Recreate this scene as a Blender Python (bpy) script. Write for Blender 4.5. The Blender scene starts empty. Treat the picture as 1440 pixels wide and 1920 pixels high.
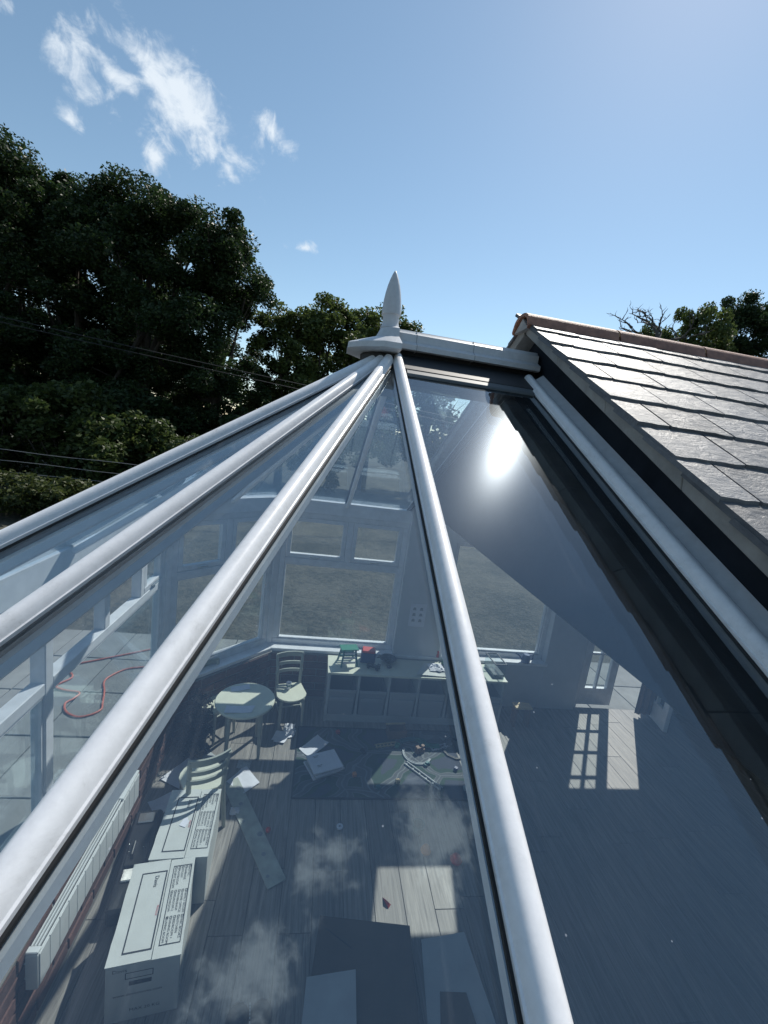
import bpy, bmesh, math, random
import numpy as np
from mathutils import Vector, Matrix, noise
rnd = random.Random(7)
R = math.radians
SC = bpy.context.scene
COL = SC.collection

# ------------------------------------------------------------------ camera
CAM_POS = Vector((-0.2563, -2.0, 2.647))
yaw, pitch, roll = R(8.653), R(-9.852), R(7.845)
fwd = Vector((math.sin(yaw)*math.cos(pitch), math.cos(yaw)*math.cos(pitch), math.sin(pitch)))
r0 = Vector((math.cos(yaw), -math.sin(yaw), 0)); u0 = r0.cross(fwd)
rt = math.cos(roll)*r0 + math.sin(roll)*u0
up = -math.sin(roll)*r0 + math.cos(roll)*u0
cam = bpy.data.cameras.new('camera'); co = bpy.data.objects.new('camera', cam); COL.objects.link(co)
M4 = Matrix(((rt.x, up.x, -fwd.x, CAM_POS.x), (rt.y, up.y, -fwd.y, CAM_POS.y), (rt.z, up.z, -fwd.z, CAM_POS.z), (0, 0, 0, 1)))
co.matrix_world = M4
cam.sensor_fit = 'HORIZONTAL'; cam.sensor_width = 36; cam.lens = 800.8/1440*36
cam.clip_start = 0.02; cam.clip_end = 3000
SC.camera = co

# ------------------------------------------------------------------ sky and sun
SUN_DIR = Vector((0.3897, 0.5415, 0.7449)).normalized()
SUN_EL = math.asin(SUN_DIR.z); SUN_AZ = math.atan2(SUN_DIR.x, SUN_DIR.y)
EXPOSURE = 0.25
world = bpy.data.worlds.new('World'); SC.world = world; world.use_nodes = True
nt = world.node_tree; nt.nodes.clear()
def N(nt, t, **kw):
    n = nt.nodes.new(t)
    for k, v in kw.items():
        if k.startswith('i_'):
            key = k[2:]
            key = int(key) if key.isdigit() else key.replace('_', ' ')
            n.inputs[key].default_value = v
        else: setattr(n, k, v)
    return n
def L(nt, a, b): nt.links.new(a, b)
def math_(nt, op, a, b=None, clamp=False):
    n = nt.nodes.new('ShaderNodeMath'); n.operation = op; n.use_clamp = clamp
    for i, v in enumerate((a, b)):
        if v is None: continue
        if isinstance(v, (int, float)): n.inputs[i].default_value = v
        else: nt.links.new(v, n.inputs[i])
    return n.outputs[0]
sky = N(nt, 'ShaderNodeTexSky', sky_type='NISHITA', sun_disc=False, sun_elevation=SUN_EL, sun_rotation=SUN_AZ,
        altitude=100, air_density=1.0, dust_density=0.15, ozone_density=1.0)
out = N(nt, 'ShaderNodeOutputWorld'); bg = N(nt, 'ShaderNodeBackground'); bg.inputs['Strength'].default_value = 0.112
tc = N(nt, 'ShaderNodeTexCoord')
nz = N(nt, 'ShaderNodeTexNoise', i_Scale=9.0, i_Detail=9.0, i_Roughness=0.62, i_Distortion=0.35); L(nt, tc.outputs['Generated'], nz.inputs['Vector'])
nz2 = N(nt, 'ShaderNodeTexNoise', i_Scale=26.0, i_Detail=6.0, i_Roughness=0.6, i_Distortion=0.6); L(nt, tc.outputs['Generated'], nz2.inputs['Vector'])
nmix = math_(nt, 'ADD', math_(nt, 'MULTIPLY', math_(nt, 'SUBTRACT', nz.outputs['Fac'], 0.5), 2.5), math_(nt, 'MULTIPLY', math_(nt, 'SUBTRACT', nz2.outputs['Fac'], 0.5), 1.5))
# clouds: direction of the centre, half widths (tangent), tilt, strength
CLOUDS = [((-0.268, 0.842, 0.466), 0.165, 0.088, 37, 1.0), ((-0.430, 0.767, 0.476), 0.105, 0.062, 15, .92),
          ((-0.375, 0.795, 0.477), 0.09, 0.04, 5, .8), ((-0.335, 0.795, 0.505), 0.07, 0.045, 30, .85), ((-.222, .880, .420), .07, .04, 50, .8),
          ((-0.152, 0.860, 0.487), 0.065, 0.042, 25, .95), ((-0.334, 0.852, 0.403), 0.06, 0.035, 45, .85), ((-0.437, 0.803, 0.406), 0.075, 0.03, 28, .75),
          ((-0.085, 0.936, 0.343), 0.055, 0.02, -8, 1.1),
          # cloud field overhead and behind the roof (seen mirrored in the glass)
          ((0.08, -0.24, 0.96), 0.14, 0.11, 20, .92), ((0.27, -0.19, 0.94), 0.15, 0.13, 70, .95), ((-0.04, -0.36, 0.93), 0.15, 0.10, 30, .9),
          ((-0.5, -0.5, 0.7), 0.25, 0.12, 10, 1.0), ((0.1, -0.7, 0.7), 0.3, 0.14, 30, 1.0), ((-0.7, 0.1, 0.6), 0.2, 0.08, 60, 1.0), ((0.6, -0.6, 0.5), 0.2, 0.1, 0, 1.0)]
dens = None
for c, hu, hv, ang, st in CLOUDS:
    c = Vector(c).normalized()
    h = Vector((0, 0, 1)).cross(c) * -1
    h = h.normalized(); v = h.cross(c).normalized()
    if v.z < 0: v = -v
    a = R(-ang)
    A = (math.cos(a)*h + math.sin(a)*v)/hu; B = (-math.sin(a)*h + math.cos(a)*v)/hv
    da = N(nt, 'ShaderNodeVectorMath', operation='DOT_PRODUCT'); da.inputs[1].default_value = A; L(nt, tc.outputs['Generated'], da.inputs[0])
    db = N(nt, 'ShaderNodeVectorMath', operation='DOT_PRODUCT'); db.inputs[1].default_value = B; L(nt, tc.outputs['Generated'], db.inputs[0])
    dc = N(nt, 'ShaderNodeVectorMath', operation='DOT_PRODUCT'); dc.inputs[1].default_value = c; L(nt, tc.outputs['Generated'], dc.inputs[0])
    rr = math_(nt, 'SQRT', math_(nt, 'ADD', math_(nt, 'POWER', math_(nt, 'ABSOLUTE', da.outputs['Value']), 2), math_(nt, 'POWER', math_(nt, 'ABSOLUTE', db.outputs['Value']), 2)))
    m = math_(nt, 'SUBTRACT', st*0.95, rr)
    m = math_(nt, 'SUBTRACT', m, math_(nt, 'MULTIPLY', math_(nt, 'LESS_THAN', dc.outputs['Value'], 0.3), 9.0))
    dens = m if dens is None else math_(nt, 'MAXIMUM', dens, m)
d2 = math_(nt, 'ADD', dens, nmix)
mr = N(nt, 'ShaderNodeMapRange', interpolation_type='SMOOTHSTEP'); mr.inputs['From Min'].default_value = 0.30; mr.inputs['From Max'].default_value = 1.05
L(nt, d2, mr.inputs['Value'])
fac = math_(nt, 'MULTIPLY', mr.outputs['Result'], 0.93)
hs = N(nt, 'ShaderNodeHueSaturation', i_Hue=.487, i_Saturation=.97, i_Value=1.0); L(nt, sky.outputs['Color'], hs.inputs['Color'])
cm = N(nt, 'ShaderNodeMix', data_type='RGBA'); L(nt, fac, cm.inputs['Factor']); L(nt, hs.outputs['Color'], cm.inputs[6])
cm.inputs[7].default_value = (6.3, 6.9, 7.5, 1)
L(nt, cm.outputs[2], bg.inputs['Color']); L(nt, bg.outputs[0], out.inputs['Surface'])
world.cycles.sampling_method = 'MANUAL'; world.cycles.sample_map_resolution = 1024

sl = bpy.data.lights.new('sun', 'SUN'); sl.energy = 4.4; sl.angle = R(0.53); sl.color = (1.0, 0.95, 0.87)
so = bpy.data.objects.new('sun', sl); COL.objects.link(so); so.location = (10, 14, 20)
so.rotation_euler = SUN_DIR.to_track_quat('Z', 'Y').to_euler()
SC.view_settings.view_transform = 'Standard'; SC.view_settings.look = 'None'
SC.view_settings.gamma = 1; SC.view_settings.use_curve_mapping = False
SC.view_settings.exposure = EXPOSURE
cy = SC.cycles
cy.max_bounces = 10; cy.transparent_max_bounces = 40; cy.glossy_bounces = 5; cy.diffuse_bounces = 5
cy.caustics_reflective = False; cy.caustics_refractive = False; cy.sample_clamp_indirect = 4.0
try: cy.use_denoising = True
except Exception: pass

# ------------------------------------------------------------------ helpers
class MB:
    """collects shapes for one mesh"""
    def __init__(self): self.v = []; self.f = []; self.mi = []
    def add(self, vs, fs, mi=0):
        o = len(self.v); self.v += [tuple(x) for x in vs]; self.f += [tuple(i+o for i in f) for f in fs]; self.mi += [mi]*len(fs); return self
    def box(self, c, s, rz=0, mi=0, M=None):
        x, y, z = s[0]/2, s[1]/2, s[2]/2
        vs = [Vector((a*x, b*y, d*z)) for d in (-1, 1) for a, b in ((-1, -1), (1, -1), (1, 1), (-1, 1))]
        T = Matrix.Translation(c) @ Matrix.Rotation(rz, 4, 'Z') if M is None else M
        return self.add([T @ p for p in vs], [(3, 2, 1, 0), (4, 5, 6, 7), (0, 1, 5, 4), (1, 2, 6, 5), (2, 3, 7, 6), (3, 0, 4, 7)], mi)
    def bbox(self, x0, x1, y0, y1, z0, z1, mi=0):
        return self.box(((x0+x1)/2, (y0+y1)/2, (z0+z1)/2), (abs(x1-x0), abs(y1-y0), abs(z1-z0)), 0, mi)
    def beam(self, p0, p1, w, h, upv=(0, 0, 1), mi=0):
        p0 = Vector(p0); p1 = Vector(p1); d = (p1-p0); ln = d.length; d.normalize()
        s = d.cross(Vector(upv)).normalized(); n = s.cross(d)
        vs = [p + s*a*w/2 + n*b*h/2 for p in (p0, p1) for a, b in ((-1, -1), (1, -1), (1, 1), (-1, 1))]
        return self.add(vs, [(3, 2, 1, 0), (4, 5, 6, 7), (0, 1, 5, 4), (1, 2, 6, 5), (2, 3, 7, 6), (3, 0, 4, 7)][0:0] + [(0, 1, 2, 3), (7, 6, 5, 4), (4, 5, 1, 0), (5, 6, 2, 1), (6, 7, 3, 2), (7, 4, 0, 3)], mi)
    def profile(self, p0, p1, prof, upv=(0, 0, 1), mi=0, closed=True):
        """extrude a 2-D outline (side, up) from p0 to p1"""
        p0 = Vector(p0); p1 = Vector(p1); d = (p1-p0).normalized()
        s = d.cross(Vector(upv)).normalized(); n = s.cross(d)
        k = len(prof)
        vs = [p + s*a + n*b for p in (p0, p1) for a, b in prof]
        fs = [(i, (i+1) % k, k+(i+1) % k, k+i) for i in range(k if closed else k-1)]
        if closed: fs += [tuple(range(k-1, -1, -1)), tuple(range(k, 2*k))]
        return self.add(vs, fs, mi)
    def tube(self, pts, rad, seg=8, mi=0, cap=True):
        pts = [Vector(p) for p in pts]; k = len(pts)
        rad = rad if isinstance(rad, (list, tuple)) else [rad]*k
        vs = []; prev = None
        for i, p in enumerate(pts):
            d = (pts[min(i+1, k-1)] - pts[max(i-1, 0)]).normalized()
            a = prev if prev is not None else (Vector((0, 0, 1)) if abs(d.z) < .9 else Vector((1, 0, 0)))
            s = (a - d*a.dot(d)).normalized(); prev = s; n = d.cross(s)
            vs += [p + (s*math.cos(2*math.pi*j/seg) + n*math.sin(2*math.pi*j/seg))*rad[i] for j in range(seg)]
        fs = [(i*seg+j, i*seg+(j+1) % seg, (i+1)*seg+(j+1) % seg, (i+1)*seg+j) for i in range(k-1) for j in range(seg)]
        if cap: fs += [tuple(range(seg-1, -1, -1)), tuple(range((k-1)*seg, k*seg))]
        return self.add(vs, fs, mi)
    def lathe(self, prof, c=(0, 0, 0), seg=32, mi=0, rot=None):
        vs = []; c = Vector(c)
        for r, z in prof:
            for j in range(seg):
                p = Vector((r*math.cos(2*math.pi*j/seg), r*math.sin(2*math.pi*j/seg), z))
                if rot is not None: p = rot @ p
                vs.append(p + c)
        k = len(prof)
        fs = [(i*seg+j, i*seg+(j+1) % seg, (i+1)*seg+(j+1) % seg, (i+1)*seg+j) for i in range(k-1) for j in range(seg)]
        fs += [tuple(range(seg-1, -1, -1)), tuple(range((k-1)*seg, k*seg))]
        return self.add(vs, fs, mi)
    def poly(self, top, h, mi=0, dirv=(0, 0, -1)):
        """a polygon given h thickness along dirv"""
        d = Vector(dirv)*h; k = len(top); t = [Vector(p) for p in top]
        return self.add(t + [p + d for p in t], [tuple(range(k)), tuple(range(2*k-1, k-1, -1))] + [(i, k+i, k+(i+1) % k, (i+1) % k) for i in range(k)], mi)
    def sphere(self, c, r, seg=14, rings=9, sc=(1, 1, 1), mi=0, rot=None):
        prof = [(r*math.sin(math.pi*i/rings), -r*math.cos(math.pi*i/rings)) for i in range(rings+1)]
        prof[0] = (r*.02, -r); prof[-1] = (r*.02, r)
        vs = []
        for q, z in prof:
            for j in range(seg):
                p = Vector((q*math.cos(2*math.pi*j/seg)*sc[0], q*math.sin(2*math.pi*j/seg)*sc[1], z*sc[2]))
                if rot is not None: p = rot @ p
                vs.append(p + Vector(c))
        k = len(prof)
        fs = [(i*seg+j, i*seg+(j+1) % seg, (i+1)*seg+(j+1) % seg, (i+1)*seg+j) for i in range(k-1) for j in range(seg)]
        return self.add(vs, fs, mi)
    def mesh(self, name, mats, smooth=False, bevel=0):
        me = bpy.data.meshes.new(name); me.from_pydata(self.v, [], self.f)
        for m in (mats if isinstance(mats, (list, tuple)) else [mats]): me.materials.append(m)
        if any(self.mi): me.polygons.foreach_set('material_index', self.mi)
        bm = bmesh.new(); bm.from_mesh(me); bmesh.ops.recalc_face_normals(bm, faces=bm.faces)
        if bevel: bmesh.ops.bevel(bm, geom=list(bm.edges), offset=bevel, segments=1, affect='EDGES', clamp_overlap=True)
        bm.to_mesh(me); bm.free()
        if smooth:
            me.polygons.foreach_set('use_smooth', [True]*len(me.polygons))
            try: me.set_sharp_from_angle(angle=R(35))
            except Exception: pass
        me.update(); return me
def link(name, me, parent=None, loc=None, rz=None):
    o = bpy.data.objects.new(name, me); COL.objects.link(o)
    if parent is not None: o.parent = parent
    if loc is not None: o.location = loc
    if rz is not None: o.rotation_euler = (0, 0, rz)
    return o
def part(name, mb, mat, parent, smooth=False, bevel=0, **kw):
    o = link(name, mb.mesh(name, mat, smooth, bevel), parent)
    for k, v in kw.items(): o[k] = v
    return o
def tag(o, label, cat, group=None):
    o['label'] = label; o['category'] = cat
    if group: o['group'] = group
    return o
def thing(name, label, cat, loc=(0, 0, 0), rz=0, group=None):
    o = bpy.data.objects.new(name, None); COL.objects.link(o); o.empty_display_size = .1
    o.location = loc; o.rotation_euler = (0, 0, rz)
    return tag(o, label, cat, group)
def solo(name, mb, mat, label, cat, group=None, smooth=False, bevel=0, loc=None, rz=None):
    o = link(name, mb.mesh(name, mat, smooth, bevel), None, loc, rz); return tag(o, label, cat, group)
def copy_tree(o, parent=None):
    c = o.copy(); COL.objects.link(c); c.parent = parent
    for ch in list(o.children): copy_tree(ch, c)
    return c
def struct(name, mb, mat, **kw):
    o = link(name, mb.mesh(name, mat, **kw)); o['kind'] = 'structure'; return o

# ------------------------------------------------------------------ materials
def mat(name, col, rough=.5, metal=0, var=0, vscale=6, bump=0, bscale=60, spec=.5, grain=None, col2=None, objvar=0, detail=5):
    m = bpy.data.materials.new(name); m.use_nodes = True; t = m.node_tree; b = t.nodes['Principled BSDF']
    b.inputs['Roughness'].default_value = rough; b.inputs['Metallic'].default_value = metal; b.inputs['Specular IOR Level'].default_value = spec
    c4 = (*col, 1); b.inputs['Base Color'].default_value = c4
    tcn = N(t, 'ShaderNodeTexCoord'); mp = N(t, 'ShaderNodeMapping'); L(t, tcn.outputs['Object'], mp.inputs['Vector'])
    if grain: mp.inputs['Scale'].default_value = grain
    src = None
    if var or col2:
        n = N(t, 'ShaderNodeTexNoise', i_Scale=vscale, i_Detail=float(detail), i_Roughness=.6); L(t, mp.outputs['Vector'], n.inputs['Vector'])
        rp = N(t, 'ShaderNodeValToRGB'); rp.color_ramp.elements[0].position = .3; rp.color_ramp.elements[1].position = .7
        lo = tuple(max(0, x*(1-var)) for x in col); hi = col2 or tuple(min(1, x*(1+var)) for x in col)
        rp.color_ramp.elements[0].color = (*lo, 1); rp.color_ramp.elements[1].color = (*hi, 1)
        L(t, n.outputs['Fac'], rp.inputs['Fac']); src = rp.outputs['Color']
    if objvar:
        oi = N(t, 'ShaderNodeObjectInfo'); h = N(t, 'ShaderNodeHueSaturation')
        mrr = N(t, 'ShaderNodeMapRange'); mrr.inputs['To Min'].default_value = 1-objvar; mrr.inputs['To Max'].default_value = 1+objvar
        L(t, oi.outputs['Random'], mrr.inputs['Value']); L(t, mrr.outputs['Result'], h.inputs['Value'])
        if src is not None: L(t, src, h.inputs['Color'])
        else: h.inputs['Color'].default_value = c4
        src = h.outputs['Color']
    if src is not None: L(t, src, b.inputs['Base Color'])
    if bump:
        n2 = N(t, 'ShaderNodeTexNoise', i_Scale=bscale, i_Detail=6.0, i_Roughness=.65); L(t, mp.outputs['Vector'], n2.inputs['Vector'])
        bp = N(t, 'ShaderNodeBump', i_Strength=bump, i_Distance=.01); L(t, n2.outputs['Fac'], bp.inputs['Height']); L(t, bp.outputs['Normal'], b.inputs['Normal'])
    return m
M = {}
M['upvc'] = mat('white_upvc', (.74, .75, .78), .32, var=.10, vscale=14, bump=.05, bscale=220)
M['cap'] = mat('bar_cap_white', (.79, .79, .80), .36, var=.05, vscale=70, bump=.035, bscale=260, detail=8)
def grime(m, amount=.5):
    t = m.node_tree; b = t.nodes['Principled BSDF']; tcn = N(t, 'ShaderNodeTexCoord')
    n1 = N(t, 'ShaderNodeTexNoise', i_Scale=7.0, i_Detail=8.0, i_Roughness=.75, i_Distortion=.8); L(t, tcn.outputs['Object'], n1.inputs['Vector'])
    n2 = N(t, 'ShaderNodeTexNoise', i_Scale=210.0, i_Detail=3.0, i_Roughness=.7); L(t, tcn.outputs['Object'], n2.inputs['Vector'])
    r1 = N(t, 'ShaderNodeMapRange'); r1.inputs['From Min'].default_value = .52; r1.inputs['From Max'].default_value = .75; L(t, n1.outputs['Fac'], r1.inputs['Value'])
    r2 = N(t, 'ShaderNodeMapRange'); r2.inputs['From Min'].default_value = .50; r2.inputs['From Max'].default_value = .68; L(t, n2.outputs['Fac'], r2.inputs['Value'])
    f = math_(t, 'MULTIPLY', math_(t, 'ADD', math_(t, 'MULTIPLY', r1.outputs['Result'], .55), math_(t, 'MULTIPLY', math_(t, 'MULTIPLY', r2.outputs['Result'], r1.outputs['Result']), .9)), amount, True)
    mx = N(t, 'ShaderNodeMix', data_type='RGBA'); L(t, f, mx.inputs['Factor']); old = b.inputs['Base Color'].links[0].from_socket; L(t, old, mx.inputs[6]); mx.inputs[7].default_value = (.26, .25, .22, 1); L(t, mx.outputs[2], b.inputs['Base Color'])
grime(M['cap'], .45)
M['ridge'] = mat('ridge_plastic', (.54, .55, .57), .42, var=.07, vscale=40, bump=.05, bscale=160); grime(M['ridge'], .35)
M['gasket'] = mat('black_gasket', (.012, .013, .015), .6)
M['flash'] = mat('grey_flashing', (.26, .28, .30), .5, var=.2, vscale=20, bump=.1)
M['strip_grey'] = mat('grey_glazing_strip', (.10, .115, .125), .6, var=.15)  # grey darkened so its colour carries the ridge cap's shade
M['darkflash'] = mat('dark_rubber', (.03, .032, .036), .6)
M['gable'] = mat('dark_boarding', (.016, .020, .027), .6, spec=.08, var=.35, vscale=5, bump=.08, bscale=40)
M['undercloak'] = mat('undercloak', (.30, .29, .275), .8, var=.2, vscale=14, bump=.2, objvar=.12)
M['terracotta'] = mat('terracotta', (.27, .13, .085), .62, var=.35, vscale=26, bump=.35, bscale=130, objvar=.15)
M['mortar'] = mat('mortar', (.36, .22, .12), .9, var=.2, bump=.4)
M['plaster'] = mat('pale_plaster', (.55, .57, .60), .7, var=.05)
M['brick'] = mat('red_brick', (.115, .06, .05), .85, var=.35, vscale=30, bump=.35, bscale=120, objvar=.3)
M['joint'] = mat('brick_mortar', (.2, .19, .18), .95, bump=.3)
M['radiator'] = mat('white_enamel', (.66, .68, .68), .35, var=.06)
M['black'] = mat('black_plastic', (.012, .013, .016), .38, bump=.05)
M['metal'] = mat('bright_metal', (.62, .62, .6), .28, metal=1, var=.15, vscale=20)
M['card'] = mat('white_card', (.56, .58, .56), .8, var=.06, vscale=9, bump=.08, bscale=60)
M['ink'] = mat('dark_ink', (.02, .022, .03), .7)
M['redink'] = mat('red_ink', (.45, .04, .06), .7)
M['brown'] = mat('brown_cardboard', (.085, .066, .05), .85, var=.15, vscale=7, bump=.1)
M['palecard'] = mat('pale_board', (.40, .43, .45), .8, var=.12, vscale=5)
M['cream'] = mat('cream_paint', (.62, .63, .52), .45, var=.06, vscale=12, bump=.05)
M['olive'] = mat('sage_paint', (.34, .36, .31), .5, var=.1, vscale=14, bump=.06)
M['paper'] = mat('paper', (.70, .71, .78), .8, var=.05, vscale=18)
M['blue'] = mat('dark_blue_plastic', (.03, .05, .14), .35)
M['teal'] = mat('teal_plastic', (.02, .13, .14), .4)
M['green'] = mat('green_plastic', (.03, .2, .13), .4)
M['red'] = mat('red_plastic', (.5, .06, .05), .45, var=.1)
M['orange'] = mat('orange_plastic', (.55, .2, .06), .45)
M['wood'] = mat('pale_wood', (.52, .40, .22), .55, var=.2, vscale=8, grain=(1, 8, 1))
M['dwood'] = mat('brown_wood', (.16, .085, .045), .55, var=.25, vscale=8, grain=(1, 8, 1))
M['unit'] = mat('grey_white_laminate', (.44, .46, .47), .5, var=.06)
M['bin'] = mat('grey_bin_plastic', (.30, .31, .33), .4, objvar=.08)
M['hose'] = mat('orange_red_cable', (.50, .12, .07), .5)
M['strip'] = mat('green_grey_card', (.40, .43, .39), .75, var=.25, vscale=12)
M['slab'] = mat('concrete_slab', (.20, .205, .195), .85, var=.15, vscale=6, bump=.2, objvar=.1)
M['bark'] = mat('bark', (.055, .045, .035), .9, var=.35, vscale=9, bump=.6, bscale=20)
M['deadwood'] = mat('dead_wood', (.06, .055, .05), .9, bump=.5, bscale=25)
M['post'] = mat('weathered_post', (.11, .1, .085), .9, var=.3)
M['wire'] = mat('galvanised_wire', (.3, .3, .3), .5, metal=.6)
M['cable'] = mat('black_cable', (.02, .02, .022), .6)
M['darkplant'] = mat('dark_dried_leaf', (.018, .02, .02), .8, objvar=.2)
M['driedtuft'] = mat('dried_tuft', (.36, .28, .2), .85)

def slate_mat():
    m = bpy.data.materials.new('roof_slate'); m.use_nodes = True; t = m.node_tree; b = t.nodes['Principled BSDF']
    tcn = N(t, 'ShaderNodeTexCoord'); oi = N(t, 'ShaderNodeObjectInfo')
    ad = N(t, 'ShaderNodeVectorMath', operation='ADD'); L(t, tcn.outputs['Object'], ad.inputs[0])
    sc_ = N(t, 'ShaderNodeVectorMath', operation='SCALE'); sc_.inputs['Scale'].default_value = 37.0
    cb = N(t, 'ShaderNodeCombineXYZ'); L(t, oi.outputs['Random'], cb.inputs[0]); L(t, oi.outputs['Random'], cb.inputs[2]); L(t, cb.outputs[0], sc_.inputs[0]); L(t, sc_.outputs[0], ad.inputs[1])
    n = N(t, 'ShaderNodeTexNoise', i_Scale=14.0, i_Detail=7.0, i_Roughness=.7, i_Distortion=.8); L(t, ad.outputs[0], n.inputs['Vector'])
    mp = N(t, 'ShaderNodeMapping'); mp.inputs['Scale'].default_value = (14, 34, 30); L(t, ad.outputs[0], mp.inputs['Vector'])
    w = N(t, 'ShaderNodeTexNoise', i_Scale=1.0, i_Detail=8.0, i_Roughness=.72, i_Distortion=1.6); L(t, mp.outputs[0], w.inputs['Vector'])
    rp = N(t, 'ShaderNodeValToRGB'); rp.color_ramp.elements[0].color = (.06, .062, .07, 1); rp.color_ramp.elements[1].color = (.15, .15, .155, 1)
    rp.color_ramp.elements[0].position = .3; rp.color_ramp.elements[1].position = .72
    L(t, n.outputs['Fac'], rp.inputs['Fac'])
    h = N(t, 'ShaderNodeHueSaturation'); mrr = N(t, 'ShaderNodeMapRange'); mrr.inputs['To Min'].default_value = .6; mrr.inputs['To Max'].default_value = 1.4
    L(t, oi.outputs['Random'], mrr.inputs['Value']); L(t, mrr.outputs['Result'], h.inputs['Value']); L(t, rp.outputs['Color'], h.inputs['Color']); L(t, h.outputs['Color'], b.inputs['Base Color'])
    b.inputs['Roughness'].default_value = .5; b.inputs['Specular IOR Level'].default_value = .6
    mr2 = N(t, 'ShaderNodeMapRange'); mr2.inputs['To Min'].default_value = .36; mr2.inputs['To Max'].default_value = .64; L(t, n.outputs['Fac'], mr2.inputs['Value']); L(t, mr2.outputs['Result'], b.inputs['Roughness'])
    bp = N(t, 'ShaderNodeBump', i_Strength=.5, i_Distance=.012); L(t, w.outputs['Fac'], bp.inputs['Height']); L(t, bp.outputs['Normal'], b.inputs['Normal'])
    return m
M['slate'] = slate_mat()

def glass_mat(name, r0, tint, dust=0.0, dustscale=8, haze=0.0):
    """thin pane: mirror part by Schlick, the rest passes straight through, thin dirt film on top"""
    m = bpy.data.materials.new(name); m.use_nodes = True; t = m.node_tree; t.nodes.clear()
    o = N(t, 'ShaderNodeOutputMaterial')
    lw = N(t, 'ShaderNodeLayerWeight'); lw.inputs['Blend'].default_value = .5
    f = math_(t, 'ADD', math_(t, 'MULTIPLY', math_(t, 'POWER', lw.outputs['Facing'], 5.0), 1-r0), r0)
    tr = N(t, 'ShaderNodeBsdfTransparent'); tr.inputs['Color'].default_value = (*tint, 1)
    g1 = N(t, 'ShaderNodeBsdfGlossy'); g1.inputs['Roughness'].default_value = 0.0; g1.inputs['Color'].default_value = (.76, .90, 1, 1)
    last = g1.outputs[0]
    tw = N(t, 'ShaderNodeTexCoord'); nw = N(t, 'ShaderNodeTexNoise', i_Scale=2.6, i_Detail=1.0); L(t, tw.outputs['Object'], nw.inputs['Vector'])
    bw = N(t, 'ShaderNodeBump', i_Strength=.06, i_Distance=.03); L(t, nw.outputs['Fac'], bw.inputs['Height']); L(t, bw.outputs['Normal'], g1.inputs['Normal'])
    if haze:
        g2 = N(t, 'ShaderNodeBsdfGlossy'); g2.inputs['Roughness'].default_value = 0.06
        g3 = N(t, 'ShaderNodeMixShader'); g3.inputs['Fac'].default_value = haze; L(t, g1.outputs[0], g3.inputs[1]); L(t, g2.outputs[0], g3.inputs[2])
        g4 = N(t, 'ShaderNodeBsdfGlossy'); g4.inputs['Roughness'].default_value = .24; g4.inputs['Color'].default_value = (.8, .9, 1, 1)
        g5 = N(t, 'ShaderNodeMixShader'); g5.inputs['Fac'].default_value = .035; L(t, g3.outputs[0], g5.inputs[1]); L(t, g4.outputs[0], g5.inputs[2]); last = g5.outputs[0]
    mx = N(t, 'ShaderNodeMixShader'); L(t, f, mx.inputs['Fac']); L(t, tr.outputs[0], mx.inputs[1]); L(t, last, mx.inputs[2])
    last = mx.outputs[0]
    if dust:
        tcn = N(t, 'ShaderNodeTexCoord')
        n = N(t, 'ShaderNodeTexNoise', i_Scale=float(dustscale), i_Detail=8.0, i_Roughness=.7, i_Distortion=1.0); L(t, tcn.outputs['Object'], n.inputs['Vector'])
        vor = N(t, 'ShaderNodeTexVoronoi', i_Scale=42.0); L(t, tcn.outputs['Object'], vor.inputs['Vector'])
        sp = math_(t, 'MULTIPLY', math_(t, 'LESS_THAN', vor.outputs['Distance'], .05), .3)
        vcol = N(t, 'ShaderNodeSeparateColor'); L(t, vor.outputs['Color'], vcol.inputs[0])
        sp = math_(t, 'MULTIPLY', sp, math_(t, 'GREATER_THAN', vcol.outputs[0], .82))
        mrr = N(t, 'ShaderNodeMapRange'); mrr.inputs['From Min'].default_value = .35; mrr.inputs['From Max'].default_value = .8
        mrr.inputs['To Min'].default_value = dust*.45; mrr.inputs['To Max'].default_value = dust*1.7; L(t, n.outputs['Fac'], mrr.inputs['Value'])
        mps = N(t, 'ShaderNodeMapping'); mps.inputs['Scale'].default_value = (30, 1.6, 1.6); L(t, tcn.outputs['Object'], mps.inputs['Vector'])
        ns = N(t, 'ShaderNodeTexNoise', i_Scale=1.0, i_Detail=6.0, i_Roughness=.7, i_Distortion=.6); L(t, mps.outputs[0], ns.inputs['Vector'])
        ms = N(t, 'ShaderNodeMapRange'); ms.inputs['From Min'].default_value = .55; ms.inputs['From Max'].default_value = .8; ms.inputs['To Max'].default_value = dust*3.2; L(t, ns.outputs['Fac'], ms.inputs['Value'])
        sp = math_(t, 'ADD', sp, ms.outputs['Result'])
        df = N(t, 'ShaderNodeBsdfDiffuse'); df.inputs['Color'].default_value = (.62, .66, .72, 1)
        m2 = N(t, 'ShaderNodeMixShader'); L(t, math_(t, 'ADD', mrr.outputs['Result'], sp), m2.inputs['Fac']); L(t, last, m2.inputs[1]); L(t, df.outputs[0], m2.inputs[2]); last = m2.outputs[0]
    L(t, last, o.inputs['Surface'])
    return m
M['roofglass'] = glass_mat('roof_glass', .15, (.93, .965, .98), dust=.012, dustscale=5, haze=.035)
M['paneunder'] = glass_mat('roof_glass_underside', .045, (.95, .98, .985))
M['winglass'] = glass_mat('window_glass', .045, (.94, .97, .97), dust=.008)

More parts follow.
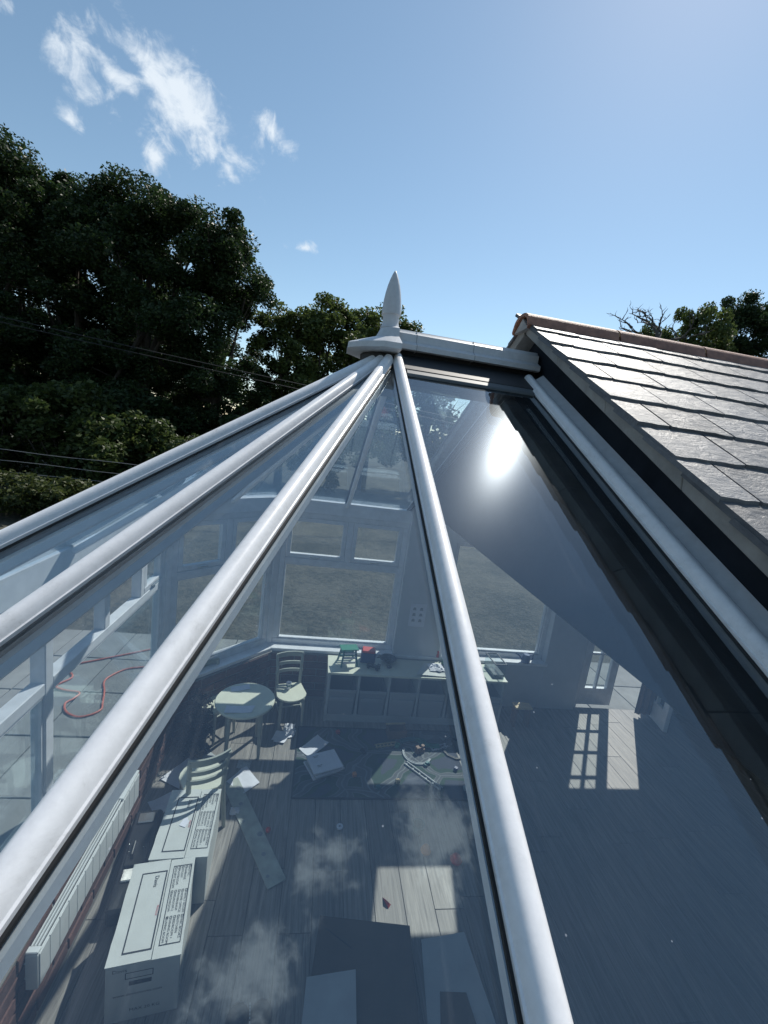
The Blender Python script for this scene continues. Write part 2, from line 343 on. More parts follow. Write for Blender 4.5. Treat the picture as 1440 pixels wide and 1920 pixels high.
def leaf_mat(name, c1, c2, trans=.35):
    m = bpy.data.materials.new(name); m.use_nodes = True; t = m.node_tree; t.nodes.clear(); o = N(t, 'ShaderNodeOutputMaterial')
    ge = N(t, 'ShaderNodeNewGeometry'); rp = N(t, 'ShaderNodeValToRGB'); rp.color_ramp.elements[0].color = (*c1, 1); rp.color_ramp.elements[1].color = (*c2, 1)
    L(t, ge.outputs['Random Per Island'], rp.inputs['Fac'])
    d = N(t, 'ShaderNodeBsdfPrincipled'); d.inputs['Roughness'].default_value = .5; L(t, rp.outputs['Color'], d.inputs['Base Color'])
    d.inputs['Specular IOR Level'].default_value = .4
    tl = N(t, 'ShaderNodeBsdfTranslucent'); L(t, rp.outputs['Color'], tl.inputs['Color'])
    mx = N(t, 'ShaderNodeMixShader'); mx.inputs['Fac'].default_value = trans; L(t, d.outputs[0], mx.inputs[1]); L(t, tl.outputs[0], mx.inputs[2]); L(t, mx.outputs[0], o.inputs['Surface'])
    return m
M['leaf'] = leaf_mat('oak_leaf', (.016, .034, .012), (.042, .074, .022), .42)
M['leaf_light'] = leaf_mat('light_leaf', (.05, .080, .022), (.115, .150, .042), .45)
M['leaf_bush'] = leaf_mat('shrub_leaf', (.032, .058, .016), (.095, .125, .036), .42)
M['leaf_hedge'] = leaf_mat('hedge_leaf', (.028, .046, .014), (.085, .105, .028), .4)

def floor_mat():
    m = mat('weathered_plank', (.235, .215, .195), .5, spec=.35)
    t = m.node_tree; b = t.nodes['Principled BSDF']; tcn = N(t, 'ShaderNodeTexCoord'); oi = N(t, 'ShaderNodeObjectInfo')
    cb = N(t, 'ShaderNodeCombineXYZ'); L(t, math_(t, 'MULTIPLY', oi.outputs['Random'], 53.0), cb.inputs[1]); L(t, math_(t, 'MULTIPLY', oi.outputs['Random'], 17.0), cb.inputs[0])
    ad = N(t, 'ShaderNodeVectorMath', operation='ADD'); L(t, tcn.outputs['Object'], ad.inputs[0]); L(t, cb.outputs[0], ad.inputs[1])
    mp = N(t, 'ShaderNodeMapping'); mp.inputs['Scale'].default_value = (42, 2.2, 1); L(t, ad.outputs[0], mp.inputs['Vector'])
    n = N(t, 'ShaderNodeTexNoise', i_Scale=1.0, i_Detail=8.0, i_Roughness=.7, i_Distortion=1.2); L(t, mp.outputs[0], n.inputs['Vector'])
    rp = N(t, 'ShaderNodeValToRGB'); e = rp.color_ramp.elements; e[0].position = .28; e[0].color = (.10, .092, .085, 1); e[1].position = .62; e[1].color = (.30, .28, .255, 1)
    L(t, n.outputs['Fac'], rp.inputs['Fac'])
    h = N(t, 'ShaderNodeHueSaturation'); mrr = N(t, 'ShaderNodeMapRange'); mrr.inputs['To Min'].default_value = .85; mrr.inputs['To Max'].default_value = 1.12; L(t, oi.outputs['Random'], mrr.inputs['Value'])
    L(t, mrr.outputs['Result'], h.inputs['Value']); L(t, rp.outputs['Color'], h.inputs['Color']); L(t, h.outputs['Color'], b.inputs['Base Color'])
    bp = N(t, 'ShaderNodeBump', i_Strength=.25, i_Distance=.004); L(t, n.outputs['Fac'], bp.inputs['Height']); L(t, bp.outputs['Normal'], b.inputs['Normal'])
    return m
M['plank'] = floor_mat()

def lawn_mat():
    m = mat('dry_lawn', (.17, .15, .08), .95)
    t = m.node_tree; b = t.nodes['Principled BSDF']; tcn = N(t, 'ShaderNodeTexCoord')
    n = N(t, 'ShaderNodeTexNoise', i_Scale=.7, i_Detail=9.0, i_Roughness=.7); L(t, tcn.outputs['Object'], n.inputs['Vector'])
    n2 = N(t, 'ShaderNodeTexNoise', i_Scale=14.0, i_Detail=6.0, i_Roughness=.75); L(t, tcn.outputs['Object'], n2.inputs['Vector'])
    f = math_(t, 'ADD', math_(t, 'MULTIPLY', n.outputs['Fac'], .5), math_(t, 'MULTIPLY', n2.outputs['Fac'], .5))
    rp = N(t, 'ShaderNodeValToRGB'); e = rp.color_ramp.elements; e[0].position = .42; e[0].color = (.026, .03, .02, 1); e[1].position = .58; e[1].color = (.12, .112, .085, 1)
    L(t, f, rp.inputs['Fac']); L(t, rp.outputs['Color'], b.inputs['Base Color'])
    bp = N(t, 'ShaderNodeBump', i_Strength=1.0, i_Distance=.05); L(t, n2.outputs['Fac'], bp.inputs['Height']); L(t, bp.outputs['Normal'], b.inputs['Normal'])
    return m
M['lawn'] = lawn_mat()

# ------------------------------------------------------------------ ground, patio, floor
def ground():
    nx, ny = 90, 90; mb = MB(); vs = []; fs = []
    def gx(i, n, lo, hi):
        s = i/(n-1)*2-1; return (abs(s)**2.2*(1 if s > 0 else -1))*(hi if s > 0 else -lo)
    for j in range(ny):
        for i in range(nx):
            x = gx(i, nx, -900, 900); y = gx(j, ny, -900, 900); d = math.hypot(x, y)
            z = -.18 + (noise.noise((x*.12, y*.12, 3))*.22 if d > 8 else 0) + max(0, min(1, (d-40)/200))*noise.noise((x*.01, y*.01, 0))*6
            vs.append((x, y, z))
    for j in range(ny-1):
        for i in range(nx-1):
            fs.append((j*nx+i, j*nx+i+1, (j+1)*nx+i+1, (j+1)*nx+i))
    mb.add(vs, fs); return struct('ground', mb, M['lawn'], smooth=True)
ground()
patio = struct('patio', MB().bbox(-4.7, 4.8, -4.0, 3.1, -.30, -.135), M['joint'])
me_slab = MB().box((0, 0, 0), (.588, .588, .03)).mesh('paving_slab', M['slab'], bevel=.004)
for i in range(16):
    for j in range(12):
        x = -4.4+i*.6; y = -3.7+j*.6
        if x > -1.0 and y < 1.8: continue
        if -1.2 < x and y < 2.2: continue
        link('paving_slab', me_slab, patio, (x, y, -.12 + rnd.uniform(-.003, .003)))
floor = struct('floor', MB().bbox(-1.33, 4.6, -2.0, 1.99, -.28, -.024), M['joint'])
pw = .178; pmesh = {}
x = -1.3; k = 0
while x < 4.5:
    y = -1.95 - rnd.uniform(0, 1.0)
    while y < 1.95:
        ln = rnd.choice([1.22, 1.22, 1.5]); a = max(y, -1.95); b_ = min(y+ln, 1.95)
        if b_-a > .05:
            mb = MB().box((0, 0, 0), (pw-.003, b_-a-.003, .02)); link('floor_plank', mb.mesh('floor_plank', M['plank'], bevel=.0012), floor, (x+pw/2, (a+b_)/2, -.01+rnd.uniform(-.0006, .0006)))
        y += ln
    x += pw

# ------------------------------------------------------------------ conservatory
ZA, W, A_, E_, D_, LR = 3.06, 2.0145, .6209, 1.3592, 1.0351, .5993
BB = W-(E_-A_); ZE = ZA-D_
cons = thing('conservatory', 'white framed glass roofed conservatory with hipped end and pointed finial', 'conservatory')
CAP = [(-.0235, -.031), (-.0245, -.020), (-.0215, -.018), (-.0198, -.010), (-.0165, -.001), (-.0115, .0055), (-.0055, .0088), (.0055, .0088), (.0115, .0055), (.0165, -.001), (.0198, -.010), (.0215, -.018), (.0245, -.020), (.0235, -.031)]
CAP = [(a*.93, (h+.031)*.84-.031) for a, h in CAP]
UND = [(-.017, -.062), (-.017, -.082), (-.011, -.090), (.011, -.090), (.017, -.082), (.017, -.062)]
def glazing_bar(p0, p1, r_in=.10, inner=True):
    p0 = Vector(p0); p1 = Vector(p1); d = (p1-p0).normalized(); q0 = p0 + d*r_in; q1 = p1 + d*.05
    b = part('glazing_bar', MB().profile(q0, q1, CAP), M['cap'], cons, smooth=True)
    try: b.data.set_sharp_from_angle(angle=R(44))
    except Exception: pass
    part('gasket', MB().profile(q0, q1, [(-.0258, -.0345), (-.0258, -.029), (.0258, -.029), (.0258, -.0345)]), M['gasket'], b)
    if inner: part('inner_bar', MB().profile(q0, p1, UND), M['upvc'], b)
    # bottom end cap
    n = Vector((0, 0, 1))
    part('end_cap', MB().profile(q1 + d*.001, q1+d*.012, [(a*1.08, c*1.08+.001) for a, c in CAP]), M['upvc'], b, smooth=True)
    return b
ap = Vector((0, 0, ZA))
ring = [(0, -W), (-A_, -W), (-(A_+E_)/2, -(W+BB)/2), (-E_, -BB), (-E_, 0), (-E_, BB), (-(A_+E_)/2, (W+BB)/2), (-A_, W), (0, W)]
for x, y in ring: glazing_bar(ap, (x, y, ZE), .17 if x < 0 else .12)
for s in (-1, 1):
    # bar against the house wall with an upstand
    b = glazing_bar((LR, 0, ZA), (LR, s*W, ZE), .12, False)
    part('wall_upstand', MB().poly([(LR+.024, s*.12, ZA-.12*D_/W-.012), (LR+.058, s*.12, ZA-.12*D_/W+.012), (LR+.058, s*(W+.05), ZE-.05*D_/W+.012), (LR+.024, s*(W+.05), ZE-.05*D_/W-.012)], .006), M['ridge'], b)
GO = Vector((0, 0, -.036))
def pane(pts, name='roof_pane'):
    pts = [Vector(p) for p in pts]
    n = (pts[1]-pts[0]).cross(pts[2]-pts[0]).normalized()
    if n.z < 0: n = -n
    mb = MB().poly(pts, .024, 0, -n)
    mb.mi = [0, 1]+[2]*len(pts)
    me = bpy.data.meshes.new(name); me.from_pydata(mb.v, [], mb.f)
    for q in ('roofglass', 'paneunder', 'gasket'): me.materials.append(M[q])
    me.polygons.foreach_set('material_index', mb.mi); me.update()
    return link(name, me, cons)
def lerp(a, b, t): return Vector(a).lerp(Vector(b), t)
full = [(LR, -W)] + ring + [(LR, W)]
for i in range(len(full)-1):
    (x0, y0), (x1, y1) = full[i], full[i+1]
    a0 = Vector((LR if i == 0 else 0, 0, ZA)); a1 = Vector((LR if i == len(full)-2 else 0, 0, ZA))
    e0 = Vector((x0, y0, ZE)); e1 = Vector((x1, y1, ZE))
    side = (e1-e0).normalized()*.008
    t = .05
    pts = [lerp(a0, e0, t)+side+GO, e0+side+GO+(e0-a0)*.012, e1-side+GO+(e1-a1)*.012, lerp(a1, e1, t)-side+GO]
    pane(pts)
# ridge: flashings, ridge cap, hub skirt, finial
s_ = D_/W
for s in (-1, 1):
    def on(y, off): return ZA - abs(y)*s_ - .03 + off
    part('ridge_flashing', MB().profile((0.0, 0, 0), (LR+.05, 0, 0), [(-s*.03, on(.03, -.01)), (-s*.215, on(.215, 0)), (-s*.215, on(.215, .012)), (-s*.03, on(.03, .012))]), M['darkflash'], cons)  # black rubber, its dark tone also standing in for shade under the cap
    part('glazing_strip', MB().profile((.028, 0, 0), (LR-.028, 0, 0), [(-s*.214, on(.214, -.002)), (-s*.250, on(.250, -.004)), (-s*.250, on(.250, .003)), (-s*.246, on(.246, .007)), (-s*.214, on(.214, .009))]), M['strip_grey'], cons)
RC = [(-.092, -.048), (-.105, -.044), (-.106, -.024), (-.084, -.012), (-.072, -.006), (-.070, .026), (-.058, .032), (-.048, .044), (.048, .044), (.058, .032), (.070, .026), (.072, -.006), (.084, -.012), (.106, -.024), (.105, -.044), (.092, -.048), (.08, -.03), (-.08, -.03)]
part('ridge_cap', MB().profile((-.002, 0, ZA+.012), (LR+.045, 0, ZA+.012), RC), M['ridge'], cons, smooth=True)
for xs_ in (.075, .335): part('cap_seam', MB().profile((xs_, 0, ZA+.012), (xs_+.0025, 0, ZA+.012), [(a*1.012, c*1.02+.0004) for a, c in RC[:-2]]), M['flash'], cons)
for xs_ in (.13, .30, .47): part('cap_screw', MB().lathe([(.005, 0), (.005, .0022), (.003, .0032)], (xs_, -.095, ZA+.012-.0205), 10, rot=Matrix.Rotation(R(28), 3, 'X')), M['metal'], cons)
part('ridge_body', MB().bbox(.0, LR+.05, -.05, .05, ZA-.12, ZA-.02), M['darkflash'], cons)
# hub skirt: half octagon cone round the end of the ridge
def hub_ring(r, z):
    pts = [(0, -r, z), (-r*.33, -r*.985, z), (-r*.70, -r*.70, z), (-r*.985, -r*.33, z), (-r*.985, r*.33, z), (-r*.70, r*.70, z), (-r*.33, r*.985, z), (0, r, z)]
    return pts
hs_ = MB(); rows = [hub_ring(.208, ZA-.062), hub_ring(.214, ZA-.058), hub_ring(.214, ZA-.036), hub_ring(.205, ZA-.030), hub_ring(.095, ZA+.014), hub_ring(.078, ZA+.052), hub_ring(.05, ZA+.062)]
vs = [p for r_ in rows for p in r_]; k = 8
fs = [(i*k+j, i*k+j+1, (i+1)*k+j+1, (i+1)*k+j) for i in range(len(rows)-1) for j in range(k-1)]
fs += [tuple(range((len(rows)-1)*k, len(rows)*k)), tuple(range(k-1, -1, -1))]
hs_.add([(x-.004, y*(.106/.214 if i < 0 else 1), z) for i, (x, y, z) in enumerate(vs)], fs)
part('hub_skirt', hs_, M['ridge'], cons, smooth=True)
part('hub_core', MB().lathe([(.12, ZA-.22), (.125, ZA-.066)], (-.03, 0, 0), 16), M['darkflash'], cons)
fin = [(.047, .055), (.049, .062), (.044, .068), (.040, .085), (.0395, .105), (.0425, .117), (.0465, .119), (.0475, .123), (.0470, .135), (.0455, .155), (.0425, .185), (.0375, .215), (.0305, .245), (.0215, .272), (.0115, .296), (.0040, .309), (.001, .312)]
fo = part('finial', MB().lathe([(r, z-.055) for r, z in fin], (0, 0, 0), 40), M['ridge'], cons, smooth=True)
fo.location = (-.038, 0, ZA+.055); fo.scale = (.90, .90, .955); fo.rotation_euler = (0, R(-2.0), 0)

# eaves beam, gutter
def poly_ring(inset):
    t = math.tan(R(22.5))*inset; w = W-inset
    return [(LR+.06, -w), (-(A_-t), -w), (-(E_-inset), -(BB-t)), (-(E_-inset), BB-t), (-(A_-t), w), (LR+.06, w)]
ev = poly_ring(.0)
for i in range(5):
    a, b = ev[i], ev[i+1]
    part('eaves_beam', MB().beam((*a, ZE-.10), (*b, ZE-.10), .09, .12), M['upvc'], cons)
    g = poly_ring(-.115); a, b = g[i], g[i+1]
    part('gutter', MB().profile((*a, ZE-.09), (*b, ZE-.09), [(-.055, .03), (-.05, -.03), (-.03, -.05), (.03, -.05), (.05, -.03), (.055, .03), (.046, .03), (.042, -.024), (.026, -.042), (-.026, -.042), (-.042, -.024), (-.046, .03)]), M['upvc'], cons)

# dwarf walls with their bricks, sills, window units
ZS = .525
win = poly_ring(-.015); sill_in = poly_ring(.125); br = poly_ring(.145)
me_brick = [MB().box((0, 0, 0), (.213+rnd.uniform(-.002, .002), .012, .063)).mesh('brick', M['brick'], bevel=.003) for _ in range(3)]
def dwarf_wall(a, b, show, z1=ZS-.03, off=.0):
    a = Vector((*a, 0)); b = Vector((*b, 0)); d = (b-a); ln = d.length; d.normalize(); nrm = Vector((-d.y, d.x, 0))
    cen = Vector((0, 0, 0)); 
    if nrm.dot(cen-(a+b)/2) < 0: nrm = -nrm
    w = part('dwarf_wall', MB().beam(a-nrm*.06+Vector((0, 0, z1/2-.15)), b-nrm*.06+Vector((0, 0, z1/2-.15)), .12, z1+.3), M['joint'], cons)
    if not show: return w
    ang = math.atan2(d.y, d.x); rows = int(z1/.075)
    for r_ in range(rows):
        x = -(.11 if r_ % 2 else 0.0)
        while x < ln-.05:
            c = x+.1065
            lo, hi = max(x, 0), min(x+.213, ln)
            if hi-lo > .06:
                if hi-lo > .2: me = me_brick[rnd.randrange(3)]
                else: me = MB().box((0, 0, 0), (hi-lo, .012, .063)).mesh('brick', M['brick'], bevel=.003)
                p = a + d*((lo+hi)/2) + nrm*(.002+rnd.uniform(-.002, .001)); p.z = z1-.04-r_*.075
                link('brick', me, w, p, ang)
            x += .223
    return w
for i in range(5):
    a, b = br[i], br[i+1]
    if i == 4: b = (-.02, b[1])
    if i == 0: a = (LR+.03, a[1])
    dwarf_wall(a, b, i >= 2)
for i in range(5):
    a0, b0 = win[i], win[i+1]; a1, b1 = sill_in[i], sill_in[i+1]
    if i == 4: b0 = (2.3, W+.015); b1 = (2.3, W-.125)
    mb = MB().poly([(*a0, ZS), (*b0, ZS), (*b1, ZS), (*a1, ZS)], .03)
    part('window_sill', mb, M['upvc'], cons, bevel=.003)

def window_unit(a, b, z0, z1, mull, transom=None, open_=(), parent=cons, name='window', inward=None, tmull=()):
    """frame along a-b (plan points); full height mullions, extra ones above the transom, top hung lights"""
    a = Vector((*a, 0)); b = Vector((*b, 0)); d = b-a; ln = d.length; d.normalize()
    nrm = Vector((-d.y, d.x, 0))
    if nrm.dot((inward or Vector((0, 0, 0)))-(a+b)/2) < 0: nrm = -nrm        # to the room
    fw = .05
    T = Matrix.Translation(a) @ Matrix(((d.x, nrm.x, 0, 0), (d.y, nrm.y, 0, 0), (0, 0, 1, 0), (0, 0, 0, 1)))
    fr = MB()
    def bx(x0, x1, y0, y1, za, zb, mb=fr):
        mb.box(None, (x1-x0, y1-y0, zb-za), M=T @ Matrix.Translation(((x0+x1)/2, (y0+y1)/2, (za+zb)/2)))
    bx(0, ln, -.035, .035, z0, z0+fw); bx(0, ln, -.035, .035, z1-fw, z1)
    bx(0, fw, -.033, .033, z0+fw, z1-fw); bx(ln-fw, ln, -.033, .033, z0+fw, z1-fw)
    mh = .028
    lows = [0]+[m*ln for m in mull]+[ln]; tops = sorted([0]+[m*ln for m in list(mull)+list(tmull)]+[ln])
    for m in mull: bx(m*ln-mh, m*ln+mh, -.032, .032, z0+fw, z1-fw)
    def cell(xs, i): return xs[i]+(fw if i == 0 else mh), xs[i+1]-(fw if i == len(xs)-2 else mh)
    if transom:
        for i in range(len(lows)-1):
            x0, x1 = cell(lows, i); bx(x0, x1, -.031, .031, transom-.028, transom+.028)
        for m in tmull: bx(m*ln-mh, m*ln+mh, -.030, .030, transom+.028, z1-fw)
    f = part(name, fr, M['upvc'], parent, bevel=.004)
    for i in range(len(lows)-1):
        x0, x1 = cell(lows, i)
        # inner bead round each fixed pane, then the pane
        zt_ = (transom-.028) if transom else z1-fw; z0_ = z0+fw
        bd = MB(); q = .014
        bx(x0+.001, x1-.001, -.018, .024, z0_+.001, z0_+q, bd); bx(x0+.001, x1-.001, -.018, .024, zt_-q, zt_-.001, bd); bx(x0+.001, x0+q, -.017, .023, z0_+q, zt_-q, bd); bx(x1-q, x1-.001, -.017, .023, z0_+q, zt_-q, bd)
        part('glazing_bead', bd, M['upvc'], f)
        p = MB(); bx(x0+q-.004, x1-q+.004, -.010, .010, z0_+q-.004, zt_-q+.004, p); part('glass', p, M['winglass'], f)
    if transom:
        for i in range(len(tops)-1):
            x0, x1 = cell(tops, i)
            h0, h1 = transom+.03, z1-fw; opn = i in open_
            S = MB()
            def sb(xa, xb, za, zb, mb, ya=-.02, yb=.03):
                base = T @ Matrix.Translation((0, -.03 if opn else 0, h1)) @ (Matrix.Rotation(R(-32), 4, 'X') if opn else Matrix.Identity(4)) @ Matrix.Translation((0, 0, -h1))
                mb.box(None, (xb-xa, yb-ya, zb-za), M=base @ Matrix.Translation(((xa+xb)/2, (ya+yb)/2, (za+zb)/2)))
            g = .003; sw = .042
            sb(x0+g, x1-g, h0+g, h0+sw, S); sb(x0+g, x1-g, h1-sw, h1-g, S); sb(x0+g, x0+sw, h0+sw, h1-sw, S, -.018, .028); sb(x1-sw, x1-g, h0+sw, h1-sw, S, -.018, .028)
            part('fanlight_sash', S, M['upvc'], f, bevel=.003)
            p = MB(); sb(x0+sw-.008, x1-sw+.008, h0+sw-.008, h1-sw+.008, p, -.008, .008); part('fanlight_glass', p, M['winglass'], f)
            hd = MB(); xm = (x0+x1)/2; sb(xm-.045, xm+.045, h0+.014, h0+.030, hd, .031, .048); part('handle', hd, M['metal'], f, bevel=.004)
    return f
ZH = ZE-.165; ZT = 1.38
def ext(a, b, ta, tb):
    a = Vector(a); b = Vector(b); d = (b-a).normalized(); return tuple(a+d*ta), tuple(b-d*tb)
ip = .045
a, b = ext(win[1], win[2], ip, ip); window_unit(a, b, ZS, ZH, [], ZT, tmull=(.5,))
a, b = ext(win[2], win[3], ip, ip); window_unit(a, b, ZS, ZH, [.45], ZT, open_=(1, 2, 3), tmull=(.26, .655, .84))
a, b = ext(win[3], win[4], ip, ip); window_unit(a, b, ZS, ZH, [], ZT, tmull=(.5,))
window_unit((-A_+.04, W+.015), (.62, W+.015), ZS, ZH, [], ZT, tmull=(.53,))
window_unit((1.10, W+.015), (2.28, W+.015), ZS, 1.75, [], None, inward=Vector((1.7, 0, 0)))
a, b = ext(win[0], win[1], .0, ip); window_unit(a, b, ZS, ZH, [], ZT, tmull=(.5,))
for i in (1, 2, 3, 4):
    x, y = win[i]; part('corner_post', MB().lathe([(.062, ZS), (.062, ZH)], (x, y, 0), 8), M['upvc'], cons)

# ------------------------------------------------------------------ slate roofed part of the house
house = thing('slate_roofed_house', 'house wing with dark boarded gable, grey slates and terracotta ridge tiles', 'house')
SL = .540; ZR = 3.262; GX = .66; XE = 4.6          # slate top plane z = ZR - SL*|y|
def zs_(y): return ZR - SL*abs(y)
g = MB(); T_ = [(-2.12, zs_(2.12)-.06), (0, ZR-.06), (2.12, zs_(2.12)-.06), (2.02, 2.10), (-2.02, 2.10)]
part('gable_wall', MB().poly([(GX, y, z) for y, z in [T_[0], T_[1], (0, 2.10), T_[4]]], .2, dirv=(1, 0, 0)).poly([(GX, y, z) for y, z in [T_[1], T_[2], T_[3], (0, 2.10)]], .2, dirv=(1, 0, 0)), M['gable'], house)
part('gable_lining', MB().bbox(GX+.002, GX+.198, -1.98, 1.98, 2.085, 2.099), M['gable'], house)
# walls
part('far_wall', MB().bbox(.62, 1.10, W-.105, W+.09, -.1, 2.08).bbox(1.10, 2.28, W-.10, W+.09, 1.75, 2.08).bbox(2.28, 2.72, W-.105, W+.09, -.1, 2.08).bbox(1.10, 2.28, W-.10, W+.09, -.1, ZS-.03)
     .bbox(2.72, 3.72, W-.10, W+.09, 2.03, 2.08).bbox(3.72, XE, W-.105, W+.09, -.1, 2.08), M['plaster'], house)
part('near_wall', MB().bbox(GX+.002, XE, -W-.09, -W+.10, -.1, 2.08), M['plaster'], house)
part('end_wall', MB().bbox(XE, XE+.2, -W-.09, W+.09, -.1, 2.08).poly([(XE, -2.1, 2.08), (XE, 2.1, 2.08), (XE, 0, ZR-.2)], .2, dirv=(1, 0, 0)), M['plaster'], house)
part('plinth_brick', MB().bbox(-.02, .62, W-.155, W-.10, 0, ZS-.031), M['joint'], house)
# roof decks: near slope, far slope in pieces round the roof light
def deck(x0, x1, y0, y1, s, mb):
    top = [(x0, s*y0, zs_(y0)-.022), (x1, s*y0, zs_(y0)-.022), (x1, s*y1, zs_(y1)-.022), (x0, s*y1, zs_(y1)-.022)]
    mb.poly(top, .13)
d1 = MB(); deck(GX+.2, XE+.25, 0.0, 2.18, -1, d1); part('near_ceiling_slope', d1, M['plaster'], house)
HX0, HX1, HY0, HY1 = 1.475, 2.03, 1.50, 1.86
d2_ = MB(); deck(GX+.2, HX0, .0, 2.18, 1, d2_); deck(HX1, XE+.25, 0.0, 2.18, 1, d2_); deck(HX0, HX1, .0, HY0, 1, d2_); deck(HX0, HX1, HY1, 2.18, 1, d2_)
part('far_ceiling_slope', d2_, M['plaster'], house)
rl = part('roof_light', MB().beam((HX0-.03, HY0-.03, zs_(HY0-.03)+.02), (HX1+.03, HY0-.03, zs_(HY0-.03)+.02), .06, .05).beam((HX0-.03, HY1+.03, zs_(HY1+.03)+.02), (HX1+.03, HY1+.03, zs_(HY1+.03)+.02), .06, .05)
          .beam((HX0-.03, HY0, zs_(HY0)+.02), (HX0-.03, HY1, zs_(HY1)+.02), .06, .05).beam((HX1+.03, HY0, zs_(HY0)+.02), (HX1+.03, HY1, zs_(HY1)+.02), .06, .05), M['gable'], house)
part('glass', MB().poly([(HX0, HY0, zs_(HY0)+.02), (HX1, HY0, zs_(HY0)+.02), (HX1, HY1, zs_(HY1)+.02), (HX0, HY1, zs_(HY1)+.02)], .012), M['winglass'], rl)
# slates
XV = .572
slate_w, gauge_y = .2035, .1515
def slate_mesh(seed, wide):
    r_ = random.Random(seed); mb = MB(); ln = .30; n = 7; th = .0135
    w = wide-.0035
    bot = [(-w/2+w*i/n, -ln/2+r_.uniform(-.0045, .0045), 0) for i in range(n+1)]
    topp = [(w/2+r_.uniform(-.001, .001), ln/2, 0), (-w/2+r_.uniform(-.001, .001), ln/2, 0)]
    rim = bot+topp; k = len(rim)
    up_ = [(x*.985, y+(.004 if i <= n else -.001), th+r_.uniform(-.0008, .0008)) for i, (x, y, z) in enumerate(rim)]
    mb.add(rim+up_, [tuple(range(k-1, -1, -1)), tuple(range(k, 2*k))]+[(i, (i+1) % k, k+(i+1) % k, k+i) for i in range(k)])
    return mb.mesh('slate', M['slate'])
s_mesh = [slate_mesh(i, slate_w) for i in range(8)]; h_mesh = [slate_mesh(20+i, slate_w/2) for i in range(3)]
th_s = math.atan(SL)
def place_slate(me, xc, yb, s, lift=0):
    # tail edge at |y| = yb, sloping up to the ridge
    o = link('slate', me, house)
    tilt = th_s - .045
    M_ = Matrix.Rotation(tilt, 4, 'X')
    if s > 0: M_ = Matrix.Rotation(math.pi, 4, 'Z') @ M_
    M_ = M_ @ Matrix.Rotation(rnd.uniform(-.006, .006), 4, 'Z')
    tail = Vector((xc, s*yb, zs_(yb)-.0075+lift))
    cvec = M_ @ Vector((0, -.15, 0))
    o.matrix_world = Matrix.Translation(tail-cvec) @ M_
    return o
NC = 14
for c in range(NC):
    yb = .145+c*gauge_y
    x = XV; first = True
    while x < 2.95:
        if first and c % 2: w = slate_w/2; me = h_mesh[rnd.randrange(3)]
        else: w = slate_w; me = s_mesh[rnd.randrange(8)]
        place_slate(me, x+w/2, yb, -1, rnd.uniform(0, .002)); x += w; first = False
# the rest of the covering, outside the frame or on the far side
cov = MB()
for s in (-1, 1):
    for c in range(NC):
        yb = .145+c*gauge_y; y0 = max(0, yb-gauge_y-.05)
        for (xa, xb) in ([(2.975, XE+.3)] if s < 0 else [(XV, HX0-.07), (HX1+.07, XE+.3)] if HY0-.2 < yb < HY1+.2 else [(XV, XE+.3)]):
            cov.poly([(xa, s*y0, zs_(y0)-.012), (xb, s*y0, zs_(y0)-.012), (xb, s*yb, zs_(yb)), (xa, s*yb, zs_(yb))], .008)
part('slate_covering', cov, M['slate'], house, kind='stuff')
# verge: mortar bedded undercloak strips
for s in (-1, 1):
    y = .0
    while y < 2.1:
        y1 = min(y+.36, 2.12)
        a = y+.0025 if y else .012
        def vp(yy, x, dz): return (x, s*yy, zs_(yy)+dz)
        mb = MB()
        P8 = [vp(a, XV+.012, -.016), vp(a, GX+.003, -.016), vp(a, GX+.003, -.066), vp(a, XV+.018, -.060), vp(y1, XV+.012, -.016), vp(y1, GX+.003, -.016), vp(y1, GX+.003, -.066), vp(y1, XV+.018, -.060)]
        mb.add(P8, [(0, 1, 2, 3), (7, 6, 5, 4), (0, 4, 5, 1), (1, 5, 6, 2), (2, 6, 7, 3), (3, 7, 4, 0)])
        part('verge_undercloak', mb, M['undercloak'], house, bevel=.002)
        y = y1
# ridge tiles
def ridge_tile():
    o = []; n = 9
    for i in range(n+1):
        a = math.pi*(-.5+i/n); 
        o.append((math.sin(a)*.078*(1.15 if i in (0, n) else 1), math.cos(a)*.042 - (.024 if i in (0, n) else 0)))
    inn = [(x*.85, z-.014) for x, z in reversed(o)]
    return MB().profile((.0, 0, 0), (.443, 0, 0), o+inn)
rt_me = ridge_tile().mesh('ridge_tile', M['terracotta'], smooth=True)
mj_me = MB().profile((0, 0, 0), (.011, 0, 0), [(math.sin(math.pi*(-.5+i/9))*.0755, math.cos(math.pi*(-.5+i/9))*.0395-.002) for i in range(10)]).mesh('mortar_joint', M['mortar'])
x = XV-.012
while x < XE+.2:
    link('ridge_tile', rt_me, house, (x, 0, ZR-.018+rnd.uniform(-.001, .001))); link('mortar_joint', mj_me, house, (x+.442, 0, ZR-.018)); x += .453
part('ridge_bedding', MB().profile((XV-.006, 0, 0), (XE+.25, 0, 0), [(-.070, ZR-.052), (.070, ZR-.052), (0, ZR+.002)]), M['undercloak'], house)
# house eaves gutters
for s in (-1, 1):
    part('eaves_gutter', MB().profile((GX, s*2.24, zs_(2.2)-.06), (XE+.25, s*2.24, zs_(2.2)-.06), [(-.055, .03), (-.04, -.035), (0, -.05), (.04, -.035), (.055, .03), (.047, .03), (.034, -.03), (0, -.042), (-.034, -.03), (-.047, .03)]), M['gable'], house)
